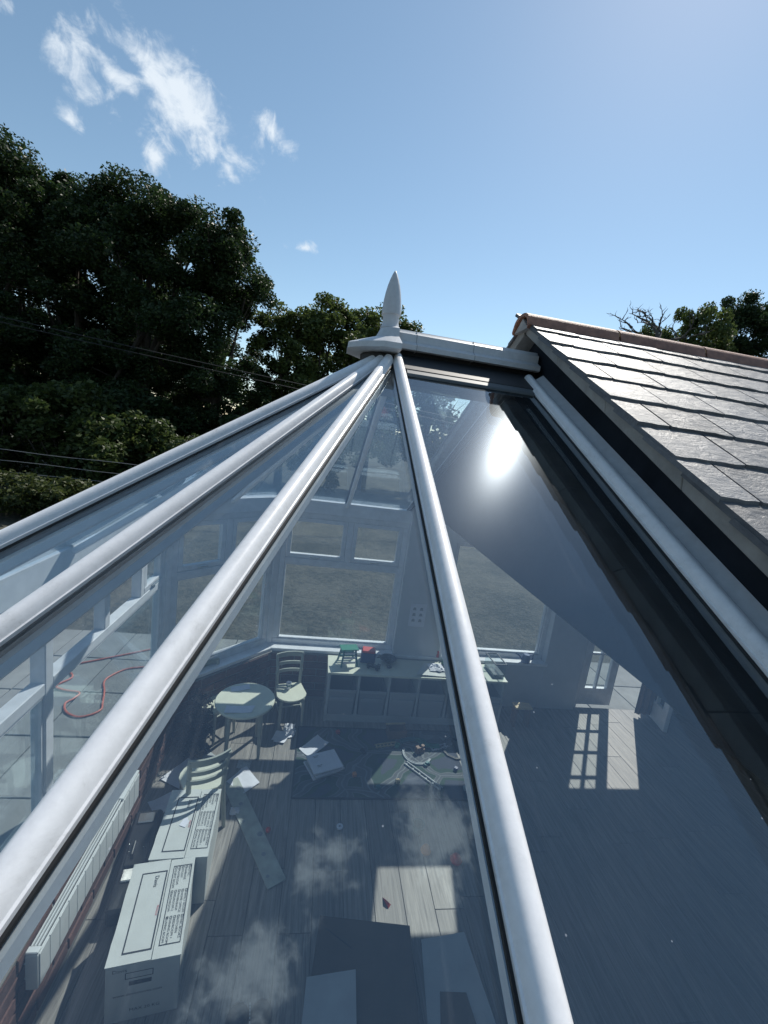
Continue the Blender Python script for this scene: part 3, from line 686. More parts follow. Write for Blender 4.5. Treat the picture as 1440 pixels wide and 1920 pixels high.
# french doors in the far wall: closed glazed leaf with bars, open leaf swung in
def door_leaf(cols, rows, w, h):
    fr = MB(); st = .085
    fr.bbox(0, st, -.02, .02, 0, h).bbox(w-st, w, -.02, .02, 0, h).bbox(st, w-st, -.019, .019, 0, .2).bbox(st, w-st, -.019, .019, h-st, h)
    gw = w-2*st
    for i in range(1, cols): fr.bbox(st+gw*i/cols-.011, st+gw*i/cols+.011, -.017, .017, .2, h-st)
    for j in range(1, rows): fr.bbox(st, w-st, -.016, .016, .2+(h-st-.2)*j/rows-.011, .2+(h-st-.2)*j/rows+.011)
    return fr, MB().bbox(st-.005, w-st+.005, -.004, .004, .195, h-st+.005)
fd = part('door_frame', MB().bbox(2.72, 2.78, W-.06, W+.05, .0, 2.03).bbox(3.66, 3.72, W-.06, W+.05, .0, 2.03).bbox(2.78, 3.66, W-.06, W+.05, 1.97, 2.03), M['upvc'], house)
fr, gl = door_leaf(2, 4, .435, 1.94); o = part('door_leaf', fr, M['upvc'], fd); o.location = (2.785, W, .015); o2 = part('leaf_glass', gl, M['winglass'], fd); o2.location = o.location
fr, gl = door_leaf(2, 4, .435, 1.94); o = part('door_leaf', fr, M['upvc'], fd); o.location = (3.655, W-.02, .015); o.rotation_euler = (0, 0, R(180+78)); o2 = part('leaf_glass', gl, M['winglass'], fd); o2.location = o.location; o2.rotation_euler = o.rotation_euler

ct = MB(); cp = [(3.40+i*.02, W-.19+.022*math.sin(i*1.9)+.006*math.sin(i*5.1)) for i in range(17)]
cv = [(x, y, z) for z in (.04, 2.0) for x, y in cp]+[(x, y+.004, z) for z in (.04, 2.0) for x, y in cp]; k = 17
ct.add(cv, [(i, i+1, k+i+1, k+i) for i in range(k-1)]+[(2*k+i, 3*k+i, 3*k+i+1, 2*k+i+1) for i in range(k-1)]+[(i, 2*k+i, 2*k+i+1, i+1) for i in range(k-1)]+[(k+i, k+i+1, 3*k+i+1, 3*k+i) for i in range(k-1)])
cu_ = solo('door_curtain', ct, M['dwood'], 'dark brown curtain hanging in folds beside the open glazed door', 'curtain', smooth=True)

# ------------------------------------------------------------------ things in the room
# low white radiator on the left wall
RX = -1.205
rad = thing('radiator', 'long low white electric radiator with slatted top on the left brick wall', 'radiator', (RX, -.04, .375))
part('panel', MB().bbox(-.032, .040, -.468, .468, -.095, .078), M['radiator'], rad, bevel=.004)
for i in range(14): part('flute', MB().bbox(.0405, .044, -.455+i*.066, -.455+i*.066+.060, -.085, .07), M['radiator'], rad)
for i in range(5): part('grille_slat', MB().bbox(-.024+i*.0125, -.018+i*.0125, -.44, .255, .079, .090), M['radiator'], rad)
part('grille_shade', MB().bbox(-.028, .036, -.44, .255, .0785, .0795), M['black'], rad)  # black sheet between the slats stands in for shade inside the grille
part('end_cap', MB().bbox(-.032, .042, -.468, -.442, .079, .093), M['radiator'], rad, bevel=.003)
cpn = part('control_panel', MB().bbox(-.032, .042, .257, .468, .079, .093), M['radiator'], rad, bevel=.003)
part('display', MB().bbox(-.012, .022, .345, .385, .0935, .0955), M['black'], cpn)
part('printed_mark', MB().bbox(-.014, .024, .405, .425, .0935, .0945), M['flash'], cpn)
for yy in (.28, .31): part('button', MB().lathe([(.005, .0935), (.005, .0965)], (.006, yy, 0), 10), M['flash'], cpn)
for yy in (-.36, .36): part('wall_bracket', MB().bbox(-.055, -.033, yy-.02, yy+.02, -.06, .05), M['radiator'], rad)

def text_mesh(s, size):
    cu = bpy.data.curves.new('lettering', 'FONT'); cu.body = s; cu.size = size; cu.extrude = 0; cu.resolution_u = 2
    o = bpy.data.objects.new('lettering', cu); COL.objects.link(o)
    dg = bpy.context.evaluated_depsgraph_get(); me = bpy.data.meshes.new_from_object(o.evaluated_get(dg))
    vs = [v.co.copy() for v in me.vertices]; fs = [tuple(p.vertices) for p in me.polygons]
    bpy.data.objects.remove(o); bpy.data.curves.remove(cu); bpy.data.meshes.remove(me)
    return vs, fs
def put_text(mb, s, size, T, mi=0):
    vs, fs = text_mesh(s, size); mb.add([T @ v for v in vs], fs, mi)
def rect_line(mb, x0, x1, y0, y1, w, T, mi=0, gaps=()):
    for (a, b, c, d) in ((x0, x1, y0, y0+w), (x0, x1, y1-w, y1), (x0, x0+w, y0+w, y1-w), (x1-w, x1, y0+w, y1-w)):
        mb.add([T @ Vector(p) for p in ((a, c, 0), (b, c, 0), (b, d, 0), (a, d, 0))], [(0, 1, 2, 3)], mi)
ROOMS = [['LIVING ROOM', 'DINING ROOM', 'BEDROOM 1', 'KITCHEN', 'MISC BOOKS'], ['BATHROOM', 'BEDROOM 2', 'WORKSHOP', 'HOME OFFICE', 'FAMILY ROOM'], ['GUEST ROOM', 'PLAYROOM', 'STUDY', 'GARAGE', 'ATTIC']]
def carton(name, label, loc, rz, w=.29, l=.44, h=.305, ticks=(), flapgap=False):
    t = thing(name, label, 'cardboard box', loc, rz, 'removal boxes beside the radiator')
    part('box_body', MB().bbox(-w/2, w/2, -l/2, l/2, 0, h), M['card'], t, bevel=.002)
    # two lid flaps with uneven edges meeting off centre
    def flap(x0, x1, zz, seed):
        r_ = random.Random(seed); n = 10; top = []
        for i in range(n+1): top.append((x0+r_.uniform(-.0015, .0015), -l/2-.003+(l+.006)*i/n, zz+r_.uniform(0, .0015)))
        for i in range(n, -1, -1): top.append((x1+r_.uniform(-.0015, .0015), -l/2-.003+(l+.006)*i/n, zz+r_.uniform(0, .0012)))
        return MB().poly(top, .004)
    part('lid_flap', flap(-w/2-.002, .027, h+.011, 3+len(ticks)), M['card'], t); part('lid_flap', flap(.031, w/2+.002, h+.0065, 8), M['card'], t)
    pr = MB(); zt = h+.0133
    T = Matrix.Translation((0, 0, zt))
    rect_line(pr, -.095, .022, -.185, .165, .0055, T)
    T2 = Matrix.Translation((0, 0, h+.0092)); rect_line(pr, .048, .136, -.175, .185, .0032, T2)
    for ci in range(3):
        for ri in range(5):
            x = .056+ri*.0163; y = .178-ci*.118
            rect_line(pr, x, x+.0105, y-.011, y, .0020, T2)
            s = ROOMS[2-ci][ri]; 
            Tt = T2 @ Matrix.Translation((x-.0002, y-.014, 0)) @ Matrix.Rotation(-math.pi/2, 4, 'Z')
            put_text(pr, s, min(.0145, .100/len(s)/.60), Tt)
    for (ci, ri) in ticks:
        x = .056+ri*.0163; y = .178-ci*.118
        for sgn in (1, -1):
            pr.beam((x+.001, y-.005-sgn*.004, zt-.0035), (x+.0085, y-.005+sgn*.004, zt-.0035), .0014, .0004)
    put_text(pr, 'Davis', .026, T @ Matrix.Translation((-.030, .145, 0)) @ Matrix.Rotation(-math.pi/2, 4, 'Z'))
    rd = MB(); put_text(rd, 'FRAGILE', .0125, T @ Matrix.Translation((.006, .0, 0)) @ Matrix.Rotation(-math.pi/2, 4, 'Z'))
    part('printed_lettering', pr, M['ink'], t, kind='stuff'); part('red_lettering', rd, M['redink'], t, kind='stuff')
    fp = MB(); F = Matrix.Translation((0, -l/2-.0008, 0)) @ Matrix.Rotation(math.pi/2, 4, 'X')
    rect_line(fp, -.07, .04, h-.075, h-.04, .0036, F); put_text(fp, 'Davis', .026, F @ Matrix.Translation((-.12, h-.032, 0)))
    put_text(fp, 'www.davismoves.com', .0215, F @ Matrix.Translation((-.115, h-.165, 0))); put_text(fp, 'MAX 20 KG', .024, F @ Matrix.Translation((-.05, .05, 0)))
    part('printed_lettering', fp, M['ink'], t, kind='stuff')
    part('hand_hole_shade', MB().bbox(-.055, .035, -l/2-.0015, -l/2+.01, h-.112, h-.088), M['black'], t, bevel=.002)  # solid black block painted as the shaded inside of a hand hole
    return t
carton('removal_box', 'white removal box nearest the camera, printed side showing and one room ticked', (-.820, -.228, 0), R(8.5), ticks=((2, 0),))
b2 = carton('removal_box', 'white removal box farther back, its far edge against the sage chair', (-.808, .226, 0), R(4))
# torn patch on the farther box
part('torn_patch', MB().poly([(-.045, -.03, .3195), (-.01, -.045, .3195), (.004, -.01, .3195), (-.012, .02, .3195), (-.03, .012, .3195)], .0015), M['paper'], b2)

# black tool case with two bright clasps
tcs = thing('tool_case', 'black plastic tool case with two bright silver clasps beside the boxes', 'tool case', (-1.085, .24, 0), R(9))
part('case_body', MB().bbox(-.075, .085, -.33, .28, 0, .10), M['black'], tcs, bevel=.014)
part('lid_rib', MB().bbox(-.05, .06, -.10, .06, .1005, .112), M['black'], tcs, bevel=.004)
part('handle', MB().tube([(-.02, -.06, .112), (-.02, -.05, .128), (-.02, .03, .128), (-.02, .04, .112)], .007), M['black'], tcs, smooth=True)
for yy in (.21, -.15): part('clasp', MB().bbox(-.045, .045, yy-.035, yy+.035, .1005, .112), M['metal'], tcs, bevel=.005)
for xx, yy in ((-.05, .03), (.03, .0), (-.04, -.02)): part('rivet', MB().sphere((xx, yy, .114), .004, 8, 5), M['metal'], tcs)

# small round table with papers
tb = thing('round_table', 'small round cream table with four legs at the far left corner', 'table', (-.675, 1.185, 0), R(12))
part('table_top', MB().lathe([(.222, .432), (.230, .436), (.231, .446), (.226, .452)], seg=48), M['cream'], tb, smooth=True)
part('apron', MB().lathe([(.175, .385), (.175, .431)], seg=4, rot=Matrix.Rotation(R(45), 3, 'Z')), M['olive'], tb)
for a in range(4):
    an = R(45+90*a); c = Vector((math.cos(an), math.sin(an), 0))
    part('leg', MB().tube([c*.168+Vector((0, 0, .431)), c*.170+Vector((0, 0, .25)), c*.178+Vector((0, 0, 0))], [.019, .017, .012], 10), M['olive'], tb, smooth=True)
def sheet(pts, z, seed=0, curl=.006, name='paper_sheet', m='paper', label='', group=None, cat='paper', thick=.0012):
    """a sheet given by four corners, slightly curled"""
    r_ = random.Random(seed); P_ = [Vector((*p, 0)) for p in pts]; n = 6; vs = []
    c = (P_[0]+P_[1]+P_[2]+P_[3])/4; ph = r_.uniform(0, 6)
    for j in range(n+1):
        for i in range(n+1):
            u, v = i/n, j/n; p = (P_[0]*(1-u)+P_[1]*u)*(1-v)+(P_[3]*(1-u)+P_[2]*u)*v
            hgt = curl*(abs(math.sin(ph+u*2.5+v*1.7))**2+(abs(u-.5)*2*abs(v-.5)*2)**2)
            vs.append((p.x-c.x, p.y-c.y, hgt))
    mb = MB(); k = n+1
    fs = [(j*k+i, j*k+i+1, (j+1)*k+i+1, (j+1)*k+i) for j in range(n) for i in range(n)]
    mb.add(vs, fs)
    per = list(range(k))+[j*k+n for j in range(1, k)]+[n*k+i for i in range(n-1, -1, -1)]+[j*k for j in range(n-1, 0, -1)]
    o0 = len(mb.v); mb.v += [(x, y, z_-thick) for x, y, z_ in vs]; mb.f += [tuple(i+o0 for i in reversed(f)) for f in fs]; mb.mi += [0]*len(fs)
    q = len(per); mb.f += [(per[i], per[(i+1) % q], per[(i+1) % q]+o0, per[i]+o0) for i in range(q)]; mb.mi += [0]*q
    o = link(name, mb.mesh(name, M[m]), None, (c.x, c.y, z+thick+.0003)); tag(o, label, cat, group); return o
sheet([(-.80, 1.00), (-.60, 1.02), (-.585, 1.10), (-.80, 1.09)], .452, 1, .004, label='white sheet of paper on the near edge of the round table')
sheet([(-.80, 1.27), (-.66, 1.32), (-.68, 1.39), (-.82, 1.33)], .452, 2, .003, label='pale sheet of paper on the back of the round table')

# chairs: curved ladder back
def chair(label, loc, rz, mats='olive', seatm='cream'):
    t = thing('wooden_chair', label, 'chair', loc, rz, "wooden chairs round the small table")
    w, d, sh, bh = .25, .26, .29, .575
    n = 9; pts = [(-.115, -.13), (.115, -.13)]+[(.135*math.cos(a)*1.0, .03+.12*math.sin(a)**1) for a in [R(10+i*20) for i in range(9)]]
    part('seat', MB().poly([(x, y, sh) for x, y in pts], .018), M[seatm], t, bevel=.003)
    for sx in (-1, 1):
        part('leg', MB().tube([(sx*.095, .10, sh-.018), (sx*.105, .115, 0)], [.015, .011], 10), M[mats], t, smooth=True)
        part('back_leg', MB().tube([(sx*.118, -.165, 0), (sx*.105, -.125, sh-.01), (sx*.108, -.135, .42), (sx*.118, -.165, bh-.01)], [.013, .016, .015, .013], 10), M[mats], t, smooth=True)
    for zz, hh in ((.555, .045), (.475, .028), (.405, .028)):
        pr = []
        for i in range(9):
            u = i/8*2-1; pr.append((u*.125, -.160-(1-u*u)*.032+(.555-zz)*.15, zz))
        mb = MB()
        vs = []
        for x, y, z in pr: vs += [(x, y-.007, z-hh/2), (x, y+.007, z-hh/2), (x, y+.007, z+hh/2), (x, y-.007, z+hh/2)]
        fs = [(i*4+j, i*4+(j+1) % 4, (i+1)*4+(j+1) % 4, (i+1)*4+j) for i in range(8) for j in range(4)]+[(3, 2, 1, 0), (32, 33, 34, 35)]
        mb.add(vs, fs); part('back_rail', mb, M[mats], t, smooth=True)
    for sx in (-1, 1): part('stretcher', MB().tube([(sx*.112, -.145, .14), (sx*.101, .108, .14)], .007, 8), M[mats], t, smooth=True)
    part('stretcher', MB().tube([(-.101, .0, .14), (.101, .0, .14)], .007, 8), M[mats], t, smooth=True)
    return t
chair('sage painted chair with curved ladder back standing behind the farther white box', (-.832, .58, 0), R(27))
chair('cream seated chair with its back to the far wall beside the storage unit', (-.335, 1.565, 0), R(195))
chair('chair half hidden between the round table and the left corner, only its top rail lit', (-.93, 1.37, 0), R(-128))
cup = thing('striped_cup', 'small pale cup on the back of the cream seated chair by the far wall', 'cup', (-.36, 1.60, .2905))
part('cup_body', MB().lathe([(.016, 0), (.024, .06), (.0245, .065), (.021, .062), (.014, .006)], seg=18), M['paper'], cup, smooth=True)
part('cup_band', MB().lathe([(.0215, .03), (.0235, .045)], seg=18), M['teal'], cup)

# storage unit with bins
UX0, UX1, UY0, UY1, UH = -.012, 1.70, 1.565, 1.865, .50
un = thing('storage_unit', 'long low grey white storage unit holding a row of grey bins under the far window', 'storage unit')
part('worktop', MB().bbox(UX0-.012, UX1+.012, UY0-.012, UY1, UH-.02, UH), M['cream'], un, bevel=.002)
part('base_panel', MB().bbox(UX0+.019, UX1-.019, UY0+.01, UY1-.01, .0, .075), M['unit'], un)
part('back_panel', MB().bbox(UX0+.019, UX1-.019, UY1-.01, UY1-.002, .0755, UH-.021), M['unit'], un)
nb = 6; bw = (UX1-UX0)/nb
for i in range(nb+1): part('divider', MB().bbox(UX0+i*bw-.011+(.011 if i == 0 else -.011 if i == nb else 0), UX0+i*bw+.011+(.011 if i == 0 else -.011 if i == nb else 0), UY0, UY1-.011, .0755 if 0 < i < nb else 0, UH-.021), M['unit'], un)
BL = ['grey bin at the left end of the storage unit', 'grey bin second from the left in the storage unit', 'grey bin third from the left in the storage unit', 'grey bin fourth from the left in the storage unit', 'grey bin fifth from the left, partly behind the thick roof bar', 'grey bin at the right end of the storage unit']
bmesh_ = None
for i in range(nb):
    x = UX0+(i+.5)*bw
    t = thing('storage_bin', BL[i], 'bin', (x, UY0+.002, .0765), 0, 'bins in the storage unit')
    if bmesh_ is None:
        w = bw/2-.016; b1 = MB()
        o_ = [(-w+.018, .0, .0), (w-.018, .0, .0), (w-.018, .25, .0), (-w+.018, .25, 0)]
        u_ = [(-w, -.012, .25), (w, -.012, .25), (w, .27, .25), (-w, .27, .25)]; iu = [(-w+.006, -.006, .25), (w-.006, -.006, .25), (w-.006, .264, .25), (-w+.006, .264, .25)]
        il = [(x_*.93, .006+y_*.95, .006) for x_, y_, z_ in o_]
        b1.add(o_+u_+iu+il, [(3, 2, 1, 0)]+[(j, (j+1) % 4, 4+(j+1) % 4, 4+j) for j in range(4)]+[(4+j, 4+(j+1) % 4, 8+(j+1) % 4, 8+j) for j in range(4)]+[(8+j, 8+(j+1) % 4, 12+(j+1) % 4, 12+j) for j in range(4)]+[(12, 13, 14, 15)])
        rm = MB().bbox(-w-.004, w+.004, -.022, -.0125, .236, .262); gp = MB().bbox(-w*.86, w*.86, -.0225, -.010, .150, .185)
        bmesh_ = (b1.mesh('bin_shell', M['bin']), rm.mesh('rim', M['bin'], bevel=.004), gp.mesh('label_lip', M['bin'], bevel=.004))
    for nm, me in zip(('bin_shell', 'rim', 'label_lip'), bmesh_): link(nm, me, t)
z = UH+.0005
tr_ = thing('toy_trestle', 'dark teal toy trestle with slatted sides on the left of the worktop', 'toy', (.16, 1.74, z), R(10))
for sx in (-1, 1):
    for sy in (-1, 1): part('leg', MB().beam((sx*.075, sy*.075, 0), (sx*.055, sy*.045, .15), .014, .014), M['teal'], tr_)
    for k_ in range(3): part('slat', MB().bbox(-.062, .062, sx*(.066-k_*.009)-.006, sx*(.066-k_*.009)+.006, .03+k_*.042, .048+k_*.042), M['paper'] if sx < 0 else M['teal'], tr_)
part('top_rail', MB().bbox(-.085, .085, -.055, .055, .1505, .162), M['green'], tr_, bevel=.003)
bx_ = thing('toy_box', 'dark blue toy box with a bright red lid below the far window', 'box', (.36, 1.80, z), R(-6))
part('box_body', MB().bbox(-.07, .07, -.055, .055, 0, .10), M['blue'], bx_, bevel=.006); part('lid', MB().bbox(-.062, .062, -.05, .05, .1005, .124), M['red'], bx_, bevel=.005)
part('side_handle', MB().tube([(.072, -.03, .06), (.088, -.02, .065), (.088, .02, .065), (.072, .03, .06)], .005), M['paper'], bx_, smooth=True)
gn = thing('toy_truck', 'black toy truck lying on the worktop right of the teal trestle', 'toy', (.40, 1.665, z), R(-25))
part('truck_body', MB().bbox(-.06, .035, -.018, .018, .014, .04), M['black'], gn, bevel=.004); part('cab', MB().bbox(.0355, .07, -.018, .018, .014, .056), M['black'], gn, bevel=.005)
for px in (-.04, .045):
    for sy in (-1, 1): part('wheel', MB().lathe([(.014, -.005), (.014, .005)], (px, sy*.022, .014), 14, rot=Matrix.Rotation(R(90), 3, 'X')), M['gasket'], gn)
solo('toy_stone', MB().sphere((0, 0, .014), .022, 10, 7, (1.2, .9, .65)), M['black'], 'small dark pebble shaped toy alone on the middle of the worktop', 'toy', smooth=True, loc=(.56, 1.69, z))
bo = thing('dark_bowl', 'dark shallow bowl against the pier at the back of the worktop', 'bowl', (.56, 1.80, z))
part('bowl_shell', MB().lathe([(.03, 0), (.07, .03), (.085, .042), (.080, .042), (.062, .026), (.02, .008)], seg=28), M['black'], bo, smooth=True)
for i in range(3): part('pebble', MB().sphere((-.02+i*.02, .01*(i % 2), .026), .014, 8, 6), M['gasket'], bo, smooth=True)
# crumpled papers and torn sheet
sheet([(.80, 1.575), (1.12, 1.575), (1.14, 1.66), (.93, 1.80)], z, 5, .012, label='large torn pale sheet in the sun on the worktop', m='card')
def crumple(loc, sx, sy, h, seed, label, m='paper', cat='paper'):
    r_ = random.Random(seed); n = 9; mb = MB(); vs = []
    for j in range(n+1):
        for i in range(n+1):
            u, v = i/n-.5, j/n-.5; e = 1-max(abs(u), abs(v))*2
            vs.append((u*sx+r_.uniform(-.05, .05)*sx, v*sy+r_.uniform(-.05, .05)*sy, .002+h*e*r_.uniform(.3, 1)+r_.uniform(0, .1)*h))
    k = n+1; fs = [(j*k+i, j*k+i+1, (j+1)*k+i+1, (j+1)*k+i) for j in range(n) for i in range(n)]
    o0 = len(vs); vs += [(x, y, max(.0002, zz-.0015)) for x, y, zz in vs]; fs += [tuple(q+o0 for q in reversed(f)) for f in fs]
    per = list(range(k))+[j*k+n for j in range(1, k)]+[n*k+i for i in range(n-1, -1, -1)]+[j*k for j in range(n-1, 0, -1)]; q = len(per)
    fs += [(per[i], per[(i+1) % q], per[(i+1) % q]+o0, per[i]+o0) for i in range(q)]
    mb.add(vs, fs); return solo('crumpled_paper', mb, M[m], label, cat, loc=loc)
crumple((1.03, 1.72, z+.012), .16, .13, .05, 3, 'crumpled white paper heap on the sunlit part of the worktop')
solo('red_ball', MB().sphere((0, 0, .03), .03, 18, 12), M['red'], 'red ball on the worktop beside the thick roof bar', 'ball', smooth=True, loc=(1.17, 1.745, z))
jr = thing('pale_bottle', 'pale squat bottle beside the red ball on the worktop', 'bottle', (1.16, 1.83, z))
part('bottle_body', MB().lathe([(.035, 0), (.038, .01), (.038, .075), (.02, .095), (.014, .10)], seg=20), M['green'], jr, smooth=True); part('cap', MB().lathe([(.016, .1005), (.016, .125)], seg=16), M['paper'], jr)
pf = thing('painted_figures', 'small cluster of pale toy figures on the far sill beside the pier', 'toy', (1.14, 1.905, ZS+.0005))
for i in range(4): part('figure', MB().lathe([(.014, 0), (.011, .03), (.006, .042), (.011, .055), (.002, .07)], (i*.026-.05, .008*(i % 2), 0), 10), M['red'] if i == 0 else M['paper'], pf, smooth=True)
gt = thing('glass_tank', 'clear glass tank standing at the right end of the worktop', 'tank', (1.63, 1.72, z), R(4))
part('tank_glass', MB().bbox(-.06, .06, -.11, .11, 0, .006).bbox(-.06, -.056, -.11, .11, .006, .14).bbox(.056, .06, -.11, .11, .006, .14).bbox(-.056, .056, -.11, -.106, .006, .14).bbox(-.056, .056, .106, .11, .006, .14), M['winglass'], gt)
part('gravel_bed', MB().bbox(-.054, .054, -.104, .104, .0065, .035), M['black'], gt)
part('rim', MB().bbox(-.063, .063, -.113, -.104, .1405, .15).bbox(-.063, .063, .104, .113, .1405, .15).bbox(-.063, -.054, -.104, .104, .1405, .15).bbox(.054, .063, -.104, .104, .1405, .15), M['black'], gt)
cn = thing('watering_can', 'small dark watering can on the right end of the far sill', 'watering can', (2.06, 1.92, ZS+.0005))
part('can_body', MB().lathe([(.045, 0), (.040, .07), (.03, .085)], seg=20), M['blue'], cn, smooth=True); part('spout', MB().tube([(-.04, 0, .02), (-.09, 0, .075), (-.125, 0, .09)], [.010, .007, .006], 8), M['blue'], cn, smooth=True)
part('handle', MB().tube([(.03, 0, .08), (.07, 0, .09), (.075, 0, .04), (.042, 0, .02)], .006), M['blue'], cn, smooth=True)
# notice on the pier
nt_ = thing('wall_notice', 'printed paper notice pinned to the pier between the far windows', 'notice', (.815, W-.1065, .96))
part('notice_sheet', MB().bbox(-.082, .082, -.002, .0, -.12, .12), M['paper'], nt_)
npn = MB(); F = Matrix.Translation((0, -.0026, 0)) @ Matrix.Rotation(math.pi/2, 4, 'X')
for i in range(3):
    for j in range(2): 
        cx_, cz_ = -.038+j*.07, .065-i*.06
        npn.add([F @ Vector(p) for p in ((cx_-.018, cz_-.014, 0), (cx_+.018, cz_-.014, 0), (cx_+.012, cz_+.016, 0), (cx_-.012, cz_+.016, 0))], [(0, 1, 2, 3)])
part('printed_picture', npn, M['flash'], nt_, kind='stuff')

# rug printed with roads
def rug_mat():
    m = mat('printed_playmat', (.10, .12, .12), .9, bump=.2, bscale=300); t = m.node_tree; b = t.nodes['Principled BSDF']; tcn = N(t, 'ShaderNodeTexCoord')
    v = N(t, 'ShaderNodeTexVoronoi', i_Scale=3.6, feature='DISTANCE_TO_EDGE'); n = N(t, 'ShaderNodeTexNoise', i_Scale=2.5)
    mx = N(t, 'ShaderNodeMix', data_type='VECTOR'); mx.inputs['Factor'].default_value = .25; L(t, tcn.outputs['Object'], mx.inputs[4]); L(t, n.outputs['Color'], mx.inputs[5]); L(t, mx.outputs[1], v.inputs['Vector'])
    rp = N(t, 'ShaderNodeValToRGB'); rp.color_ramp.interpolation = 'CONSTANT'; e = rp.color_ramp.elements
    e[0].position = 0; e[0].color = (.17, .19, .2, 1); e[1].position = .012; e[1].color = (.09, .10, .11, 1)
    q = e.new(.085); q.color = (.15, .165, .17, 1); q = e.new(.105); q.color = (.035, .065, .05, 1); q = e.new(.22); q.color = (.05, .06, .085, 1)
    L(t, v.outputs['Distance'], rp.inputs['Fac']); L(t, rp.outputs['Color'], b.inputs['Base Color']); return m
rg = thing('play_rug', 'dark play rug printed with roads in front of the storage unit', 'rug', (.47, 1.10, 0))
part('rug_sheet', MB().bbox(-.70, .70, -.39, .37, .0008, .007), rug_mat(), rg, bevel=.002)
rb = MB()
for (a, b) in (((-.70, -.39), (.70, -.39)), ((.70, -.39), (.70, .37)), ((.70, .37), (-.70, .37)), ((-.70, .37), (-.70, -.39))): rb.beam((*a, .006), (*b, .006), .012, .006)
part('bound_edge', rb, M['black'], rg)
RZ = .0075
# book pile and papers
bk = thing('paper_pile', 'thick pile of loose white papers and folders on the rug', 'papers', (.0, 1.0, RZ), R(22))
for i in range(5):
    a = rnd.uniform(-.12, .12); o = part('folder', MB().box((rnd.uniform(-.012, .012), rnd.uniform(-.012, .012), .006+i*.0125), (.24, .20, .012), a), M['paper'] if i % 2 == 0 else M['palecard'], bk, bevel=.001)
pp = MB(); T = Matrix.Translation((-.08, .06, .0685)) @ Matrix.Rotation(R(0), 4, 'Z')
for i, (w_, x_) in enumerate(((.05, 0), (.032, .006))): pp.add([T @ Vector(p) for p in ((x_, -i*.012, 0), (x_+w_, -i*.012, 0), (x_+w_, -i*.012+.004, 0), (x_, -i*.012+.004, 0))], [(0, 1, 2, 3)])
for i, (w_, x_) in enumerate(((.045, 0), (.03, .004))): pp.add([T @ Vector(p) for p in ((x_, -.10-i*.012, 0), (x_+w_, -.10-i*.012, 0), (x_+w_, -.10-i*.012+.004, 0), (x_, -.10-i*.012+.004, 0))], [(0, 1, 2, 3)])
part('printed_lines', pp, M['ink'], bk, kind='stuff')
G = 'loose papers on the floor'
sheet([(-.21, 1.19), (-.06, 1.36), (.04, 1.27), (-.115, 1.09)], RZ+.001, 11, .006, label='square grey white sheet lying beyond the pile of papers on the rug', group=G)
sheet([(-.45, 1.29), (-.27, 1.33), (-.25, 1.42), (-.42, 1.40)], .001, 12, .006, label='bright white sheet in the sun right of the round table legs', group=G)
sheet([(-.43, 1.27), (-.34, 1.25), (-.30, 1.36), (-.38, 1.39)], .004, 17, .008, label='folded white sheet lying across the bright sheet by the table', group=G)
sheet([(-.715, .84), (-.61, 1.01), (-.475, .84), (-.57, .745)], .001, 13, .006, label='white sheet half in shade right of the sage chair', group=G)
sheet([(-1.185, .86), (-1.05, 1.07), (-.95, .99), (-1.02, .77)], .001, 14, .006, label='grey sheet in shade on the floor left of the sage chair', group=G)
sheet([(-1.19, .66), (-1.065, .745), (-1.04, .60), (-1.105, .56)], .001, 15, .006, label='small white sheet in the sun beside the far end of the tool case', group=G)
sheet([(-1.05, 1.13), (-.97, 1.20), (-.82, 1.07), (-.95, 1.0)], .001, 16, .004, label='grey card lying in shade under the near side of the round table', m='palecard', group=G)
crumple((-.31, 1.43, .006), .10, .14, .06, 8, 'crumpled white paper on the floor below the cream seated chair')
# long strip of pale card
st = thing('card_strip', 'long pale green strip of packing card lying across the floor', 'card strip', (-.475, .48, 0), R(29.6))
part('strip_sheet', MB().bbox(-.058, .058, -.43, .44, .001, .007), M['strip'], st, bevel=.001)
for i in range(6): part('stain_spot', MB().lathe([(.010+.004*(i % 3), .0072), (.010+.004*(i % 3), .0076)], (-.03+.03*(i % 3), -.36+i*.14, 0), 14), M['flash'], st)
# toys on the rug
def arc_track(loc, r, a0, a1, w, m, label, rz=0):
    n = 10; prof = []
    mb = MB(); vs = []
    for i in range(n+1):
        a = R(a0+(a1-a0)*i/n); c, s = math.cos(a), math.sin(a)
        vs += [((r-w/2)*c, (r-w/2)*s, .0), ((r+w/2)*c, (r+w/2)*s, .0), ((r+w/2)*c, (r+w/2)*s, .012), ((r+w/4)*c, (r+w/4)*s, .012), ((r+w/4)*c, (r+w/4)*s, .009), ((r-w/4)*c, (r-w/4)*s, .009), ((r-w/4)*c, (r-w/4)*s, .012), ((r-w/2)*c, (r-w/2)*s, .012)]
    fs = [(i*8+j, i*8+(j+1) % 8, (i+1)*8+(j+1) % 8, (i+1)*8+j) for i in range(n) for j in range(8)]+[tuple(range(7, -1, -1)), tuple(range(n*8, n*8+8))]
    mb.add(vs, fs); return solo('toy_track', mb, M[m], label, 'toy track', 'toy train tracks on the rug', loc=loc, rz=rz)
arc_track((.80, 1.16, RZ), .19, 55, 130, .042, 'teal', 'curved teal track piece near the middle of the rug')
arc_track((.98, 1.42, RZ+.0125), .17, 210, 285, .042, 'green', 'curved green track piece in the sun behind the teal one')
arc_track((.80, 1.17, RZ), .12, 150, 330, .018, 'palecard', 'thin pale curved track looping below the teal piece')
arc_track((1.17, 1.24, RZ), .125, -60, 290, .016, 'black', 'large dark ring shaped track at the right of the rug')
